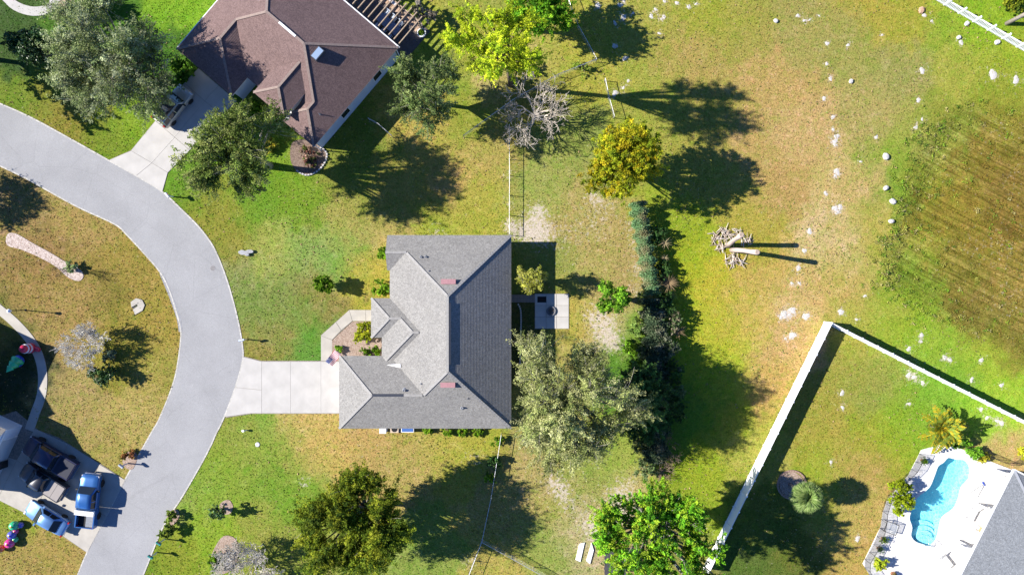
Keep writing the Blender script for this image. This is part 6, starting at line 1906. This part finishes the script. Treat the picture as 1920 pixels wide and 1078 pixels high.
cents = [(1347, 442, 12), (1365, 440, 14), (1383, 443, 14), (1370, 487, 14), (1383, 488, 14), (1352, 460, 8), (1398, 450, 8)]
for i in range(110):
    cx_, cy_, sp_ = rr.choice(cents)
    p_ = P(cx_ + rr.gauss(0, sp_ * .6), cy_ + rr.gauss(0, sp_ * .5)) - dm_.location
    a = rr.uniform(0, 3.14); L_ = rr.uniform(.25, .7); z = rr.uniform(.05, .2)
    d = Vector((math.cos(a) * L_, math.sin(a) * L_, rr.uniform(-.08, .08)))
    MB().tube([p_ - d + Vector((0, 0, z)), p_ + Vector((0, 0, z + .06)), p_ + d + Vector((0, 0, z))], [.03, .05, .02], 4).build('stick', rr.choice(DB), dm_)
tag(MB().tube([P(1335, 458, .1), P(1344, 440, .15), P(1356, 427, .12)], [.05, .07, .06], 6).build('branch', DB[1]), 'long brown branch lying left of the debris pile', 'branch')

# white boards and a dark shelter under the bottom tree
tag(MB().prism([tuple(p_) for p_ in pts([(1086, 1019), (1096, 1016), (1088, 1052), (1079, 1048)])], .0, .12).build('board', WHITE), 'left of two white boards on the bare sand at the bottom', 'board')
tag(MB().prism([tuple(p_) for p_ in pts([(1109, 1017), (1113, 1030), (1106, 1056), (1099, 1050)])], .0, .14).build('board', WHITE), 'right of two white boards on the bare sand at the bottom', 'board')
sh = thing('lean_to', 'low dark shelter half hidden under the bright green bottom tree', 'shelter', P(1150, 1046))
MB().box(-1.1, 1.1, -1.2, 1.2, 1.25, 1.32).build('roof', mat('dark_sheet', (.06, .055, .06), .7, .2, 3), sh)
for sx in (-1, 1):
    for sy in (-1, 1.1): MB().box(sx - .05, sx + .05, sy - .05, sy + .05, 0, 1.25).build('post', WOOD, sh)

# ------------------------------------------------------------------ white sand mounds and stones
protos = []
for k_ in range(6):
    q = MB(); q.smooth = True
    ph = [R.uniform(0, 6) for _ in range(4)]
    rows = [(0, .16), (.35, .15), (.68, .09), (1.0, -.01)]
    n_ = 14
    for i, (f, z) in enumerate(rows):
        for j in range(n_):
            a = 2 * math.pi * j / n_
            w_ = 1 + .16 * math.sin(2 * a + ph[0]) + .13 * math.sin(3 * a + ph[1]) + .10 * math.sin(5 * a + ph[2])
            q.v.append((f * w_ * math.cos(a), f * w_ * math.sin(a), z + (.02 * math.sin(a * 4 + ph[3]) if 0 < i < 3 else 0)))
    for i in range(3):
        for j in range(n_):
            j2 = (j + 1) % n_
            q.f.append((i * n_ + j, (i + 1) * n_ + j, (i + 1) * n_ + j2, i * n_ + j2)); q.m.append(0); q.sm.append(True)
    protos.append(q)
meshes = []
for q in protos:
    me_ = bpy.data.meshes.new('sand_mound'); me_.from_pydata(q.v, [], q.f); me_.materials.append(SANDM)
    me_.polygons.foreach_set('use_smooth', [True] * len(q.f)); me_.update(); meshes.append(me_)
for lab, L in MOUNDS.items():
    for (x, y, d) in L:
        o = bpy.data.objects.new('sand_mound', R.choice(meshes)); COL.objects.link(o)
        o.location = P(x, y); r_ = d / S / 2 * 1.12; o.scale = (r_ * .95, r_ * R.uniform(.6, 1.05), .45 * r_ + .05); o.rotation_euler.z = R.uniform(0, 6)
        tag(o, lab, 'sand mound', lab.replace('mound', 'mounds'))
def rock(label, x, y, d, h, m_=ROCKM, group=None):
    q = MB(); n_ = 9; r_ = d / S / 2
    ph = R.uniform(0, 6)
    for f, z in ((1.0, -.03), (1.05, h * .45), (.85, h * .85), (.4, h)):
        for j in range(n_):
            a = 2 * math.pi * j / n_
            w_ = 1 + .14 * math.sin(2 * a + ph) + R.uniform(-.08, .08)
            q.v.append((r_ * f * w_ * math.cos(a), r_ * f * w_ * math.sin(a), z + R.uniform(-.02, .02)))
    for i in range(3):
        for j in range(n_):
            j2 = (j + 1) % n_
            q.f.append((i * n_ + j, i * n_ + j2, (i + 1) * n_ + j2, (i + 1) * n_ + j)); q.m.append(0); q.sm.append(False)
    q.f.append(tuple(3 * n_ + j for j in range(n_))); q.m.append(0); q.sm.append(False)
    tag(q.build('rock', m_, None, P(x, y)), label, 'rock', group)
WR = mat('white_stone', (.48, .46, .43), .9, .12, 5, .5)
for wd_, x, y, d in (('topmost', 1660, 294, 12), ('third', 1673, 378, 11), ('second', 1660, 353, 9), ('lowest', 1670, 415, 9)):
    rock(wd_ + ' of the white stones lined up along the left rim of the basin', x, y, d, .32, WR, 'white stones along the basin rim')
for lb, x, y, d, m_ in (('reddish stone in the grass left of the picket fence', 1727, 20, 12, mat('reddish_stone', (.45, .28, .18), .9, .2, 5, .5)), ('pale flat stone nearest the picket fence', 1812, 45, 9, WR), ('round pale stone below the reddish stone', 1797, 71, 8, WR),
        ('pale stone at the right under the picket fence', 1869, 80, 10, WR), ('grey-white stone at the top edge of the field', 1454, 40, 8, WR), ('white stone with dark side in the upper tan field', 1595, 153, 8, WR)):
    rock(lb, x, y, d, .22, m_)

# ------------------------------------------------------------------ grass tufts (too many to count)
def tufts(name, label, n, sz, seed, region=None, kcol=1.0):
    rng = np.random.default_rng(seed)
    X_ = rng.uniform(-56, 56, n); Y_ = rng.uniform(-33, 33, n)
    if region is not None: keep = region(X_, Y_)
    else:
        keep = ~inside(A_[::1] + B_[::-1], X_, Y_)
        for poly in (pts([(637, 676), (490, 676), (455, 668), (423, 783), (472, 775.5), (637, 775.5)]), pts([(203, 301), (246, 282), (372, 128), (445, 190), (305, 360)]), pts([(164, 1036), (0, 938), (-60, 915), (-60, 800), (30, 770), (236, 900)]), dk,
                     pts([(602, 677), (623, 677), (718, 668), (718, 581), (655, 581), (602, 628)]), pts([(1002, 550), (1067, 550), (1067, 617), (1002, 617)]), pts([(14, 438), (60, 452), (157, 515), (148, 528), (75, 484), (14, 462)])):
            keep &= ~inside(poly, X_, Y_)
        for w_line in (w3,):
            L_ = np.array(w_line)
            d_ = np.min(np.hypot(X_[:, None] - L_[None, :, 0], Y_[:, None] - L_[None, :, 1]), 1); keep &= d_ > .7
        sx = 960 + X_ * S; sy = 539 - Y_ * S; s_ = np.zeros(n)
        for a in SAND: s_ += a[3] * np.exp(-((sx - a[0]) ** 2 + (sy - a[1]) ** 2) / (2 * a[2] ** 2))
        keep &= s_ < .35
    X_, Y_ = X_[keep], Y_[keep]; n = len(X_)
    Z_ = ground_z(X_, Y_)
    c_ = (ground_color(X_, Y_) * .67 + np.array([.004, .006, .013])) * kcol
    hue = rng.normal(size=(n, 1)) * .16
    c_ = c_ * np.concatenate([1 + hue, 1 - hue * .2, 1 + hue], 1) * rng.uniform(.68, 1.32, (n, 1))
    C = np.stack([X_, Y_, Z_ + sz * .35], 1)
    V = leaf_quads(C, np.zeros((n, 3)), sz, rng, .55, .42)
    tag(mesh_quads(name, V, np.clip(c_, .002, 1), LEAF), label, 'grass', kind='stuff')
tufts('grass_tufts', 'short patchy green and tan lawn grass tufts', 170000, .075, 301)
def litter(name, label, n, seed):
    """Fallen leaves and broad-leaved weeds scattered over the lawns in drifts."""
    rng = np.random.default_rng(seed)
    X_ = rng.uniform(-56, 56, n); Y_ = rng.uniform(-33, 33, n)
    keep = (sines(X_, Y_, 21, .55) + rng.normal(size=n) * .5 > .45) & ~inside(A_ + B_[::-1], X_, Y_) & ~inside(dk, X_, Y_) & ~inside(BASIN, X_, Y_)
    for poly in (pts([(637, 676), (455, 668), (423, 783), (637, 775.5)]), pts([(203, 301), (246, 282), (372, 128), (445, 190), (305, 360)]), pts([(164, 1036), (0, 938), (-60, 800), (30, 770), (236, 900)]), pts([(602, 677), (718, 668), (718, 581), (655, 581), (602, 628)]), pts([(1002, 550), (1067, 550), (1067, 617), (1002, 617)])):
        keep &= ~inside(poly, X_, Y_)
    X_, Y_ = X_[keep], Y_[keep]; n = len(X_)
    kind = rng.uniform(0, 1, n) < .55
    c_ = np.where(kind[:, None], np.array([.17, .22, .04]), np.array([.34, .24, .12])) * rng.uniform(.7, 1.35, (n, 1))
    V = leaf_quads(np.stack([X_, Y_, np.full(n, .05)], 1), np.zeros((n, 3)), .10, rng, 1.2, .55)
    tag(mesh_quads(name, V, c_, LEAF), label, 'leaf litter', kind='stuff')
litter('leaf_litter', 'fallen brown leaves and dark weeds strewn over the lawns', 30000, 303)
tufts('weed_tufts', 'rough brown and green weeds covering the mown basin', 150000, .085, 302, lambda x, y: inside(BASIN, x, y), 1.0)
